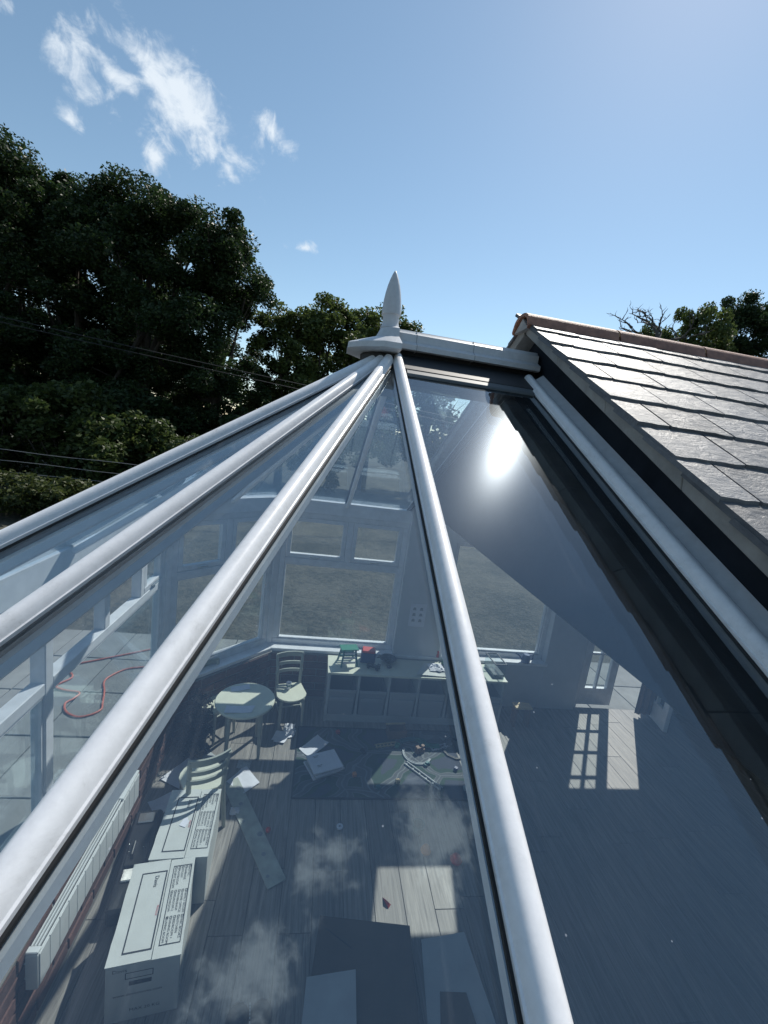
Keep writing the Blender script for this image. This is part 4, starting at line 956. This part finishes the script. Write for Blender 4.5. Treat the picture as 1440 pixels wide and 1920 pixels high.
def straight_track(loc, rz, ln, m, label):
    t = thing('toy_ladder_track', label, 'toy track', loc, rz, 'straight toy tracks on the rug')
    for sx in (-1, 1): part('rail', MB().bbox(sx*.016-.004, sx*.016+.004, -ln/2, ln/2, .004, .012), M[m], t)
    for i in range(6): part('sleeper', MB().bbox(-.022, .022, -ln/2+.015+i*(ln-.03)/5-.006, -ln/2+.015+i*(ln-.03)/5+.006, 0, .0038), M[m], t)
    return t
straight_track((.54, 1.265, RZ), R(-78), .20, 'wood', 'straight pale wooden track lit by the sun at the left of the toys')
straight_track((1.02, 1.255, RZ), R(-70), .17, 'paper', 'straight white toothed track lit by the sun at the right of the toys')
straight_track((.80, .93, RZ), R(42), .36, 'palecard', 'long straight dull track slanting over the near part of the rug')
cr = thing('toy_crate', 'small brown wooden crate with a pale top edge behind the toys', 'crate', (.65, 1.40, RZ), R(6))
for (a, b, c, d) in ((-.085, .085, -.05, -.042), (-.085, .085, .042, .05), (-.085, -.077, -.041, .041), (.077, .085, -.041, .041)): part('side_board', MB().bbox(a, b, c, d, .006, .075), M['dwood'], cr)
part('base_board', MB().bbox(-.085, .085, -.05, .05, 0, .0055), M['dwood'], cr)
part('top_rail', MB().bbox(-.092, .092, .040, .056, .0755, .088), M['wood'], cr, bevel=.002)
solo('green_peg', MB().lathe([(.024, 0), (.026, .02), (.02, .03)], seg=18), M['green'], 'small round green peg beside the wooden track', 'toy', smooth=True, loc=(.64, 1.25, RZ+.001))
solo('red_engine', MB().bbox(-.05, .03, -.018, .018, 0, .03).bbox(-.05, -.02, -.0175, .0175, .03, .055).lathe([(.012, .03), (.015, .06)], (.015, 0, 0), 12), M['dwood'], 'dull red toy engine among the curved tracks', 'toy', loc=(.84, 1.20, RZ+.001), rz=R(20))
# scraps on the open floor
solo('red_shard', MB().add([(-.022, .03, .001), (.024, -.012, .001), (.004, -.034, .001), (-.012, .0, .026), (.008, -.018, .024)], [(0, 1, 3), (1, 4, 3), (1, 2, 4), (2, 0, 3, 4), (2, 1, 0)]), M['red'], 'small red pointed shard in the bright patch on the floor', 'toy', loc=(.377, -.005, 0))
solo('toy_ring', MB().lathe([(.008, 0.001), (.022, .001), (.022, .010), (.008, .010), (.008, .001)], seg=20), M['paper'], 'small white ring alone on the open floor', 'toy ring', smooth=True, loc=(.115, .48, .0))
solo('toy_cup', MB().lathe([(.034, .0), (.044, .055), (.040, .055), (.031, .004)], seg=22), M['teal'], 'teal toy cup on the floor right of the white ring', 'toy cup', smooth=True, loc=(.66, .455, .0005))
solo('orange_toy', MB().lathe([(.03, 0), (.036, .012), (.02, .045), (.012, .05)], seg=18), M['orange'], 'orange toy stacking cone behind the red one on the open floor', 'toy', smooth=True, loc=(.68, .30, .0005))
solo('red_toy', MB().lathe([(.034, 0), (.04, .014), (.024, .04), (.01, .046)], seg=18), M['red'], 'red toy cone on the floor nearest the thick roof bar', 'toy', smooth=True, loc=(.87, .235, .0005))
solo('red_bead', MB().sphere((0, 0, .017), .017, 14, 9), M['red'], 'small dark red bead beside the pale card strip', 'bead', smooth=True, loc=(-.36, .445, .0005))
lb = thing('low_bench', 'low pale wooden bench end showing right of the thick roof bar', 'bench', (1.95, 1.62, 0))
part('bench_top', MB().bbox(-.09, .09, -.05, .05, .20, .218), M['wood'], lb, bevel=.003)
for sx in (-1, 1): part('leg', MB().bbox(sx*.07-.011, sx*.07+.011, -.04, .04, 0, .1995), M['dwood'], lb)
SM = [('toy_block', 'orange', 'small orange block on the rug beside the paper pile', (.24, .92)), ('toy_block', 'teal', 'small teal block near the front edge of the rug', (.42, .80)),
      ('toy_block', 'wood', 'pale wooden block left of the long slanting track', (.58, .86)), ('toy_block', 'red', 'small red block at the back left of the rug', (.12, 1.40)),
      ('toy_block', 'blue', 'dark blue block below the ring shaped track', (1.10, 1.00)), ('toy_block', 'palecard', 'grey block at the right front corner of the rug', (1.12, .80))]
for nm, m_, lb_, (x, y) in SM: solo(nm, MB().bbox(-.016, .016, -.016, .016, 0, .026), M[m_], lb_, 'toy block', 'toy blocks scattered on the rug', bevel=.003, loc=(x, y, RZ), rz=rnd.uniform(0, 1.5))
for i, (x, y, lb_) in enumerate(((.86, 1.05, 'teal toy car in the middle of the rug'), (.33, 1.18, 'black toy car near the back of the rug'))):
    tcar = thing('toy_car', lb_, 'toy car', (x, y, RZ), R(40+i*70), 'toy cars on the rug'); m_ = M['teal'] if i == 0 else M['black']
    part('car_body', MB().bbox(-.03, .03, -.013, .013, .006, .018), m_, tcar, bevel=.003); part('cabin', MB().bbox(-.015, .014, -.011, .011, .0185, .028), M['winglass'] if 0 else m_, tcar, bevel=.003)
    for px in (-.018, .018):
        for sy in (-1, 1): part('wheel', MB().lathe([(.007, -.003), (.007, .003)], (px, sy*.0165, .007), 10, rot=Matrix.Rotation(R(90), 3, 'X')), M['gasket'], tcar)
crumple((-.62, 1.02, .0005), .10, .08, .03, 21, 'crumpled dull paper on the floor under the front of the round table', m='palecard')
crumple((-.93, .93, .0005), .13, .10, .05, 22, 'crumpled brown wrapping in the shade left of the sage chair', m='brown')
crumple((-.60, .60, .0005), .07, .06, .025, 23, 'small crumpled paper between the sage chair and the card strip')
sheet([(-1.0, .80), (-.93, .86), (-.88, .80), (-.95, .75)], .0022, 24, .003, label='small grey card corner in shade by the wall beside the sage chair', m='palecard', group=G)
# cardboard at the near end
cb_ = thing('flattened_carton', 'dark brown flattened carton with open flaps below the bright floor patch', 'cardboard', (.2, -.29, 0))
part('carton_panel', MB().poly([(-.213, .188, .055), (.275, .121, .06), (.235, -.42, .055), (-.30, -.42, .05)], .008), M['brown'], cb_)
part('carton_side', MB().poly([(.276, .121, .052), (.236, -.42, .047), (.236, -.42, .0), (.276, .121, .0)], .005, dirv=(-1, 0, 0)), M['brown'], cb_)
part('carton_side', MB().poly([(-.213, .187, .047), (.275, .120, .052), (.275, .120, 0), (-.213, .187, 0)], .005, dirv=(0, -1, 0)), M['brown'], cb_)
part('carton_flap', MB().poly([(-.273, -.085, .066), (-.035, -.068, .072), (-.05, -.42, .066), (-.30, -.42, .06)], .004), M['palecard'], cb_)
part('crease_shade', MB().beam((-.19, .13, .0585), (-.05, .03, .0590), .004, .001), M['ink'], cb_)  # ink-dark strip paints the shade of a crease
pb = thing('pale_board', 'pale grey board leaning on packing card right of the flattened carton', 'board', (.68, -.38, 0), 0)
part('board_sheet', MB().poly([(-.145, .165, .03), (.105, .190, .034), (.155, -.35, .03), (-.21, -.35, .028)], .006), M['palecard'], pb)
part('board_support', MB().poly([(-.145, .160, .024), (.105, .184, .028), (.105, .184, 0), (-.145, .160, 0)], .004, dirv=(0, -1, 0)), M['brown'], pb)
part('under_sheet', MB().poly([(-.10, -.06, .0365), (.03, -.07, .037), (.06, -.35, .0365), (-.17, -.35, .036)], .002), M['brown'], pb)
hb = thing('black_bag', 'small black zipped case with pale stitching at the near edge of the floor', 'case', (-.32, -.50, 0), R(8))
part('case_half', MB().sphere((-.045, 0, .035), .055, 16, 10, (1, 1.3, .64)), M['black'], hb, smooth=True); part('case_half', MB().sphere((.055, 0, .035), .05, 16, 10, (1, 1.3, .7)), M['black'], hb, smooth=True)
for i in range(8): part('stitch', MB().box((.004, -.05+i*.0135, .066-abs(i-3.5)*.003), (.005, .008, .002)), M['palecard'], hb)

# dark dried plant by the chamfer
dp = thing('dried_plant', 'dark dried bushy plant in the left corner below the sill', 'plant', (-1.02, 1.20, 0))
part('pot', MB().lathe([(.055, 0), (.075, .11), (.07, .11), (.05, .02)], seg=20), M['black'], dp, smooth=True)
part('stem', MB().tube([(0, 0, .02), (-.01, .01, .2), (.0, .02, .36)], [.01, .008, .004], 8), M['bark'], dp)
lf = MB()
for i in range(420):
    a = rnd.uniform(0, 6.28); hgt = rnd.uniform(.03, .46); rad_ = rnd.uniform(.02, .14)*(1.25-hgt*1.4); c = Vector((rad_*math.cos(a)-.05+hgt*.12, rad_*math.sin(a)-.04+hgt*.1, hgt))
    d = Vector((rnd.gauss(0, 1), rnd.gauss(0, 1), rnd.gauss(.2, 1))).normalized(); e = d.orthogonal().normalized()
    s = rnd.uniform(.016, .034); lf.add([c-d*s, c+e*s*.35, c+d*s, c-e*s*.35], [(0, 1, 2, 3)])
part('foliage', lf, M['darkplant'], dp, kind='stuff')
tf = MB()
for i in range(60):
    c = Vector((.03+rnd.gauss(0, .03), -.13+rnd.gauss(0, .02), .03)); d = Vector((rnd.gauss(0, .5), rnd.gauss(0, .5), 1)).normalized()*rnd.uniform(.03, .075); e = d.orthogonal().normalized()*.005
    tf.add([c-e, c+e, c+d], [(0, 1, 2)])
part('dried_tuft', tf, M['driedtuft'], dp, kind='stuff')

# orange cable on the patio
ho = [(-1.75, 3.0), (-2.07, 2.77), (-2.391, 2.563), (-2.60, 2.44), (-2.744, 2.4), (-2.70, 2.33), (-2.559, 2.29), (-2.49, 2.2), (-2.553, 2.062), (-2.45, 2.0), (-2.30, 1.97), (-2.30, 1.88), (-2.33, 1.80), (-2.26, 1.69), (-2.14, 1.63), (-2.047, 1.664), (-2.0, 1.74), (-2.03, 1.83), (-2.10, 2.01), (-2.17, 2.15), (-2.161, 2.26), (-2.057, 2.408), (-1.8, 2.5), (-1.5, 2.75)]
def smooth_path(pts, z, n=5):
    out_ = []; P_ = [Vector((*p, z)) for p in pts]
    for i in range(len(P_)-1):
        a = P_[max(i-1, 0)]; b = P_[i]; c = P_[i+1]; d = P_[min(i+2, len(P_)-1)]
        for k_ in range(n):
            t = k_/n; out_.append(.5*((2*b)+(-a+c)*t+(2*a-5*b+4*c-d)*t*t+(-a+3*b-3*c+d)*t**3))
    return out_+[P_[-1]]
solo('extension_cable', MB().tube(smooth_path(ho, -.094), .009, 7), M['hose'], 'orange red cable looping over the pale patio outside the left windows', 'cable', smooth=True)

# ------------------------------------------------------------------ trees, shrubs, fence, wires
def leaf_cloud(centres, radii, per, size, seed, flat=.75):
    g_ = np.random.default_rng(seed); C_ = np.repeat(np.array(centres), per, 0); Rr = np.repeat(np.array(radii), per)
    n = len(C_); d = g_.normal(size=(n, 3)); d /= np.linalg.norm(d, axis=1)[:, None]
    rad_ = Rr*(g_.random(n)**.45); P_ = C_ + d*rad_[:, None]*np.array([1, 1, flat])
    a = g_.normal(size=(n, 3)); a[:, 2] *= .6; a /= np.linalg.norm(a, axis=1)[:, None]
    b = np.cross(a, g_.normal(size=(n, 3))); b /= np.linalg.norm(b, axis=1)[:, None]
    s = size*g_.uniform(.6, 1.35, n)[:, None]
    mid = P_ + np.cross(a, b)*s*.18
    v = np.stack([P_-a*s, mid-b*s*.5, P_+a*s, mid+b*s*.5], 1).reshape(-1, 3)
    return v
def leaf_mesh(name, v, m):
    n = len(v)//4; me = bpy.data.meshes.new(name)
    me.vertices.add(len(v)); me.vertices.foreach_set('co', v.astype(np.float32).ravel())
    me.loops.add(n*4); me.loops.foreach_set('vertex_index', np.arange(n*4, dtype=np.int32))
    me.polygons.add(n); me.polygons.foreach_set('loop_start', np.arange(0, n*4, 4, dtype=np.int32)); me.polygons.foreach_set('loop_total', np.full(n, 4, dtype=np.int32))
    me.materials.append(m); me.update(calc_edges=True); return me
def make_tree_meshes(seed, H, RAD, base, nclump, per, leaf, m, clr=.55, lean=(0, 0)):
    r_ = random.Random(seed); cs = []; rs = []
    # big lobes first, clumps on and in the lobes
    lobes = []
    for i in range(9):
        a = i*2.4+r_.uniform(-.4, .4); hh = base+(H-base)*((i+.6)/9.3); k_ = math.sin(math.pi*min(.97, .16+.80*(hh-base)/(H-base)))**.7
        rr_ = RAD*k_*r_.uniform(.45, .72); lobes.append((Vector((rr_*math.cos(a)+lean[0]*hh/H, rr_*math.sin(a)+lean[1]*hh/H, hh)), RAD*r_.uniform(.42, .62)))
    lobes.append((Vector((lean[0], lean[1], H-RAD*.38)), RAD*.42))
    for i in range(nclump):
        c, lr = lobes[i % len(lobes)]
        d = Vector((r_.gauss(0, 1), r_.gauss(0, 1), r_.gauss(.15, 1))).normalized()
        p = c+d*lr*(r_.random()**.35); p.z = max(base*.8, min(p.z, H))
        cs.append(tuple(p)); rs.append(clr*r_.uniform(.6, 1.25))
    crown = leaf_mesh('crown', leaf_cloud(cs, rs, per, leaf, seed), m)
    tr = MB(); top = Vector((lean[0]*.7, lean[1]*.7, H*.72))
    tr.tube([(0, 0, -.3), (.03, .02, H*.15), (lean[0]*.3, lean[1]*.3, H*.4), tuple(top)], [RAD*.095, RAD*.075, RAD*.055, .04], 10)
    for c, lr in lobes:
        h0 = r_.uniform(.22, .55)*H; st_ = Vector((lean[0]*h0/H, lean[1]*h0/H, h0)); md = (st_+c)/2+Vector((r_.uniform(-.3, .3), r_.uniform(-.3, .3), -.2))
        tr.tube([tuple(st_), tuple(md), tuple(c)], [RAD*.035, RAD*.024, .02], 7)
        for q in range(4):
            e = c+Vector((r_.gauss(0, 1), r_.gauss(0, 1), r_.gauss(0, .7)))*lr*.55; tr.tube([tuple(md.lerp(c, .5)), tuple(c.lerp(e, .6))], [.03, .008], 5)
    return crown, tr.mesh('trunk', M['bark'], smooth=True)
def tree(name, meshes, label, loc, rz, sc, group, cat='tree'):
    t = thing(name, label, cat, loc, rz, group); t.scale = (sc, sc, sc) if not isinstance(sc, tuple) else sc
    o = link('crown', meshes[0], t); o['kind'] = 'stuff'; link('trunk', meshes[1], t); return t
big1 = make_tree_meshes(1, 10.6, 3.4, 1.6, 170, 600, .064, M['leaf'], .62)
big2 = make_tree_meshes(2, 10.4, 3.0, 1.4, 160, 600, .064, M['leaf'], .58)
lite = make_tree_meshes(3, 8.0, 2.6, 1.6, 95, 260, .085, M['leaf_light'], .52)
lite2 = make_tree_meshes(4, 8.0, 2.3, 1.6, 85, 260, .085, M['leaf_light'], .48)
GB = 'tall dark trees behind the conservatory'
tree('oak_tree', big1, 'tall dark tree at the left edge of the picture', (-13.2, 16.5, -.2), 0, 1.02, GB)
tree('oak_tree', big2, 'dark tree between the left edge tree and the tallest middle tree', (-10.2, 17.0, -.2), 1.3, 1.0, GB)
tree('oak_tree', big1, 'tallest dark tree, its crown just below the long cloud', (-7.4, 16.0, -.2), 2.1, .97, GB)
tree('oak_tree', big2, 'dark tree at the right end of the tall row, stepping down towards the finial', (-4.9, 16.6, -.2), 3.9, .93, GB)
tree('oak_tree', big2, 'lower dark tree filling the row behind the overhead cables', (-9.0, 20.0, -.2), 5.0, .9, GB)
tree('oak_tree', big1, 'dark tree behind the left end of the row', (-14.5, 20.5, -.2), 4.0, 1.0, GB)
GL = 'lighter trees behind the finial'
tree('field_tree', lite, 'lighter open crowned tree just left of the finial', (-.6, 19.0, -.2), .4, 1.03, GL)
tree('field_tree', lite2, 'smaller light tree between the dark row and the open crowned tree', (-2.3, 18.0, -.2), 2.2, .95, GL)
tree('field_tree', lite2, 'light tree directly behind the finial', (1.7, 19.6, -.2), 4.4, 1.08, GL)
tree('field_tree', lite, 'light tree hidden mostly by the ridge cap', (4.8, 20.5, -.2), 1.0, .92, GL)
GR = 'trees beyond the slate roof'
tree('roadside_tree', lite, 'grey green tree right of the dead branches beyond the ridge tiles', (20.2, 22.0, -.2), 2.0, (.95, .95, 1.55), GR)
tree('roadside_tree', big2, 'dense dark tree at the right edge above the ridge tiles', (24.8, 23.0, -.2), 1.0, (1.0, 1.0, 1.36), GR)
tree('roadside_tree', lite2, 'small pale tree peeping over the ridge behind the dead branches', (18.6, 24.0, -.2), .2, (.8, .8, 1.45), GR)
# bare dead tree
dt = MB(); r_ = random.Random(5)
def limb(p, d, ln, rad_, lv):
    pts = [p]; q = Vector(p); d = Vector(d)
    for i in range(5):
        d = (d+Vector((r_.gauss(0, .28), r_.gauss(0, .28), r_.gauss(.06, .2)))).normalized(); q = q+d*ln/5; pts.append(q.copy())
        if lv < 3 and i >= 1 and r_.random() < .75: limb(q, (d+Vector((r_.gauss(0, .8), r_.gauss(0, .8), r_.gauss(.25, .5)))).normalized(), ln*r_.uniform(.35, .6), rad_*.55, lv+1)
    dt.tube(pts, [rad_*(1-.17*i) for i in range(6)], 6)
dt.tube([(0, 0, -.2), (.1, 0, 5), (.15, .1, 9.4)], [.35, .28, .2], 9)
for d in ((-.9, 0, .7), (.35, .1, 1), (.7, -.2, .6), (-.3, .2, 1)): limb(Vector((.15, .1, 9.3)), d, 2.7, .13, 0)
dtr = thing('dead_tree', 'bare dead tree with twisted branches showing above the ridge tiles', 'tree', (17.0, 21.0, 1.6)); dtr.scale = (.86, .86, .86)
part('trunk', dt, M['deadwood'], dtr, smooth=True)
# shrubs
def shrub_mesh(seed, w, h, n, per, leaf, m):
    r_ = random.Random(seed); cs = [((r_.gauss(0, .42))*w, r_.gauss(0, .3)*w, h*(.12+.8*r_.random()**.8)) for _ in range(n)]
    cs = [(x, y, z_*(1-.45*min(1, (abs(x)/w)**2))) for x, y, z_ in cs]
    c = leaf_mesh('foliage', leaf_cloud(cs, [.34*w*r_.uniform(.5, 1) for _ in cs], per, leaf, seed), m)
    s = MB()
    for x, y, z_ in cs[:22]: s.tube([(x*.15, y*.15, -.15), (x*.6, y*.6, z_*.55), (x, y, z_)], [.03, .02, .008], 5)
    return c, s.mesh('stem', M['bark'])
sh1 = shrub_mesh(1, 1.5, 3.2, 60, 190, .075, M['leaf_bush']); sh2 = shrub_mesh(2, 1.3, 2.4, 50, 170, .07, M['leaf_bush']); shd = shrub_mesh(3, 1.6, 3.0, 50, 170, .085, M['leaf'])
def shrub(me, label, loc, rz, sc):
    t = thing('shrub', label, 'shrub', loc, rz, 'shrubs in front of the tall trees'); t.scale = (sc, sc, sc)
    o = link('foliage', me[0], t); o['kind'] = 'stuff'; link('stem', me[1], t)
shrub(sh1, 'yellow green feathery shrub at the left edge under the dark trees', (-9.6, 11.6, -.2), .3, 1.0)
shrub(sh1, 'tall olive shrub catching the light above the wire fence', (-7.4, 11.4, -.2), 2.4, 1.08)
shrub(sh2, 'rounded shrub right of the tall olive one', (-5.6, 11.4, -.2), 1.1, 1.1)
shrub(sh2, 'grey green shrub lowest in the row beside the outer roof bar', (-4.1, 11.0, -.2), 4.1, .92)
shrub(shd, 'dark shrub at the foot of the tallest tree', (-6.6, 14.0, -.2), .9, 1.1)
shrub(shd, 'dark shrub at the foot of the left edge tree', (-11.2, 13.8, -.2), 2.9, 1.15)
shrub(shd, 'dark shrub behind the outer roof bar', (-3.2, 14.2, -.2), 5.0, 1.0)
shrub(shd, 'dark shrub under the open crowned tree', (-.6, 16.5, -.2), 5.5, .8)
# hedge in front of the fence
r_ = random.Random(4); hc = [(r_.uniform(-13.5, -5.2), 8.6+r_.gauss(0, .3), r_.uniform(-.05, .62)) for _ in range(150)]
hd = thing('low_hedge', 'low ragged hedge running along the fence at the left', 'hedge')
o = link('foliage', leaf_mesh('foliage', leaf_cloud(hc, [.3]*len(hc), 150, .05, 9), M['leaf_hedge']), hd); o['kind'] = 'stuff'
s = MB()
for c in hc[:40]: s.tube([(c[0], 8.6, -.3), c], [.015, .006], 5)
part('stem', s, M['bark'], hd, kind='stuff')
# wire fence
wf = thing('wire_fence', 'wire fence on low posts in front of the shrubs', 'fence')
for i in range(3): part('post', MB().tube([(-13+i*4.6, 9.5, -.35), (-13+i*4.6+.02, 9.5, 1.2)], .03, 8), M['post'], wf)
for zz, m_ in ((1.12, 'wire'), (.86, 'wire'), (.60, 'wire'), (.43, 'wire')):
    part('strand', MB().tube([(-13+i*.6, 9.46, zz+.012*math.sin(i*1.3+zz*9)) for i in range(17)], .0075, 5), M[m_], wf)
GC = 'overhead cables in front of the dark trees'
def oh(z0, z1, label):
    pts = [(-16+i*1.4, 12.0, z0+(z1-z0)*((-16+i*1.4)+9.63)/8.0-.05*math.sin(i*.3)) for i in range(20)]
    solo('overhead_cable', MB().tube(pts, .012, 5), M['cable'], label, 'cable', GC)
oh(4.4, 3.77, 'lower of the two thin cables crossing the dark trees'); oh(4.54, 3.93, 'upper of the two thin cables crossing the dark trees')
for xx, lb_ in ((-16.0, 'wooden pole carrying the overhead cables outside the left edge'), (10.6, 'wooden pole carrying the overhead cables beyond the slate roof')):
    solo('cable_pole', MB().tube([(xx, 12.0, -.4), (xx, 12.0, 5.4)], [.12, .09], 10).bbox(xx-.5, xx+.5, 11.9, 11.98, 4.9, 5.0), M['post'], lb_, 'pole')
# a far belt of woodland closes the view beyond the lawn
g_ = random.Random(11); far = []
for i in range(420):
    a = g_.uniform(0, 2*math.pi); d = g_.uniform(70, 95); far.append((d*math.sin(a), d*math.cos(a), g_.uniform(.5, 8.5)))
o = link('far_woodland', leaf_mesh('far_woodland', leaf_cloud(far, [3.2]*len(far), 120, .55, 5), M['leaf'])); o['kind'] = 'stuff'; o['label'] = 'far belt of dark woodland round the field'
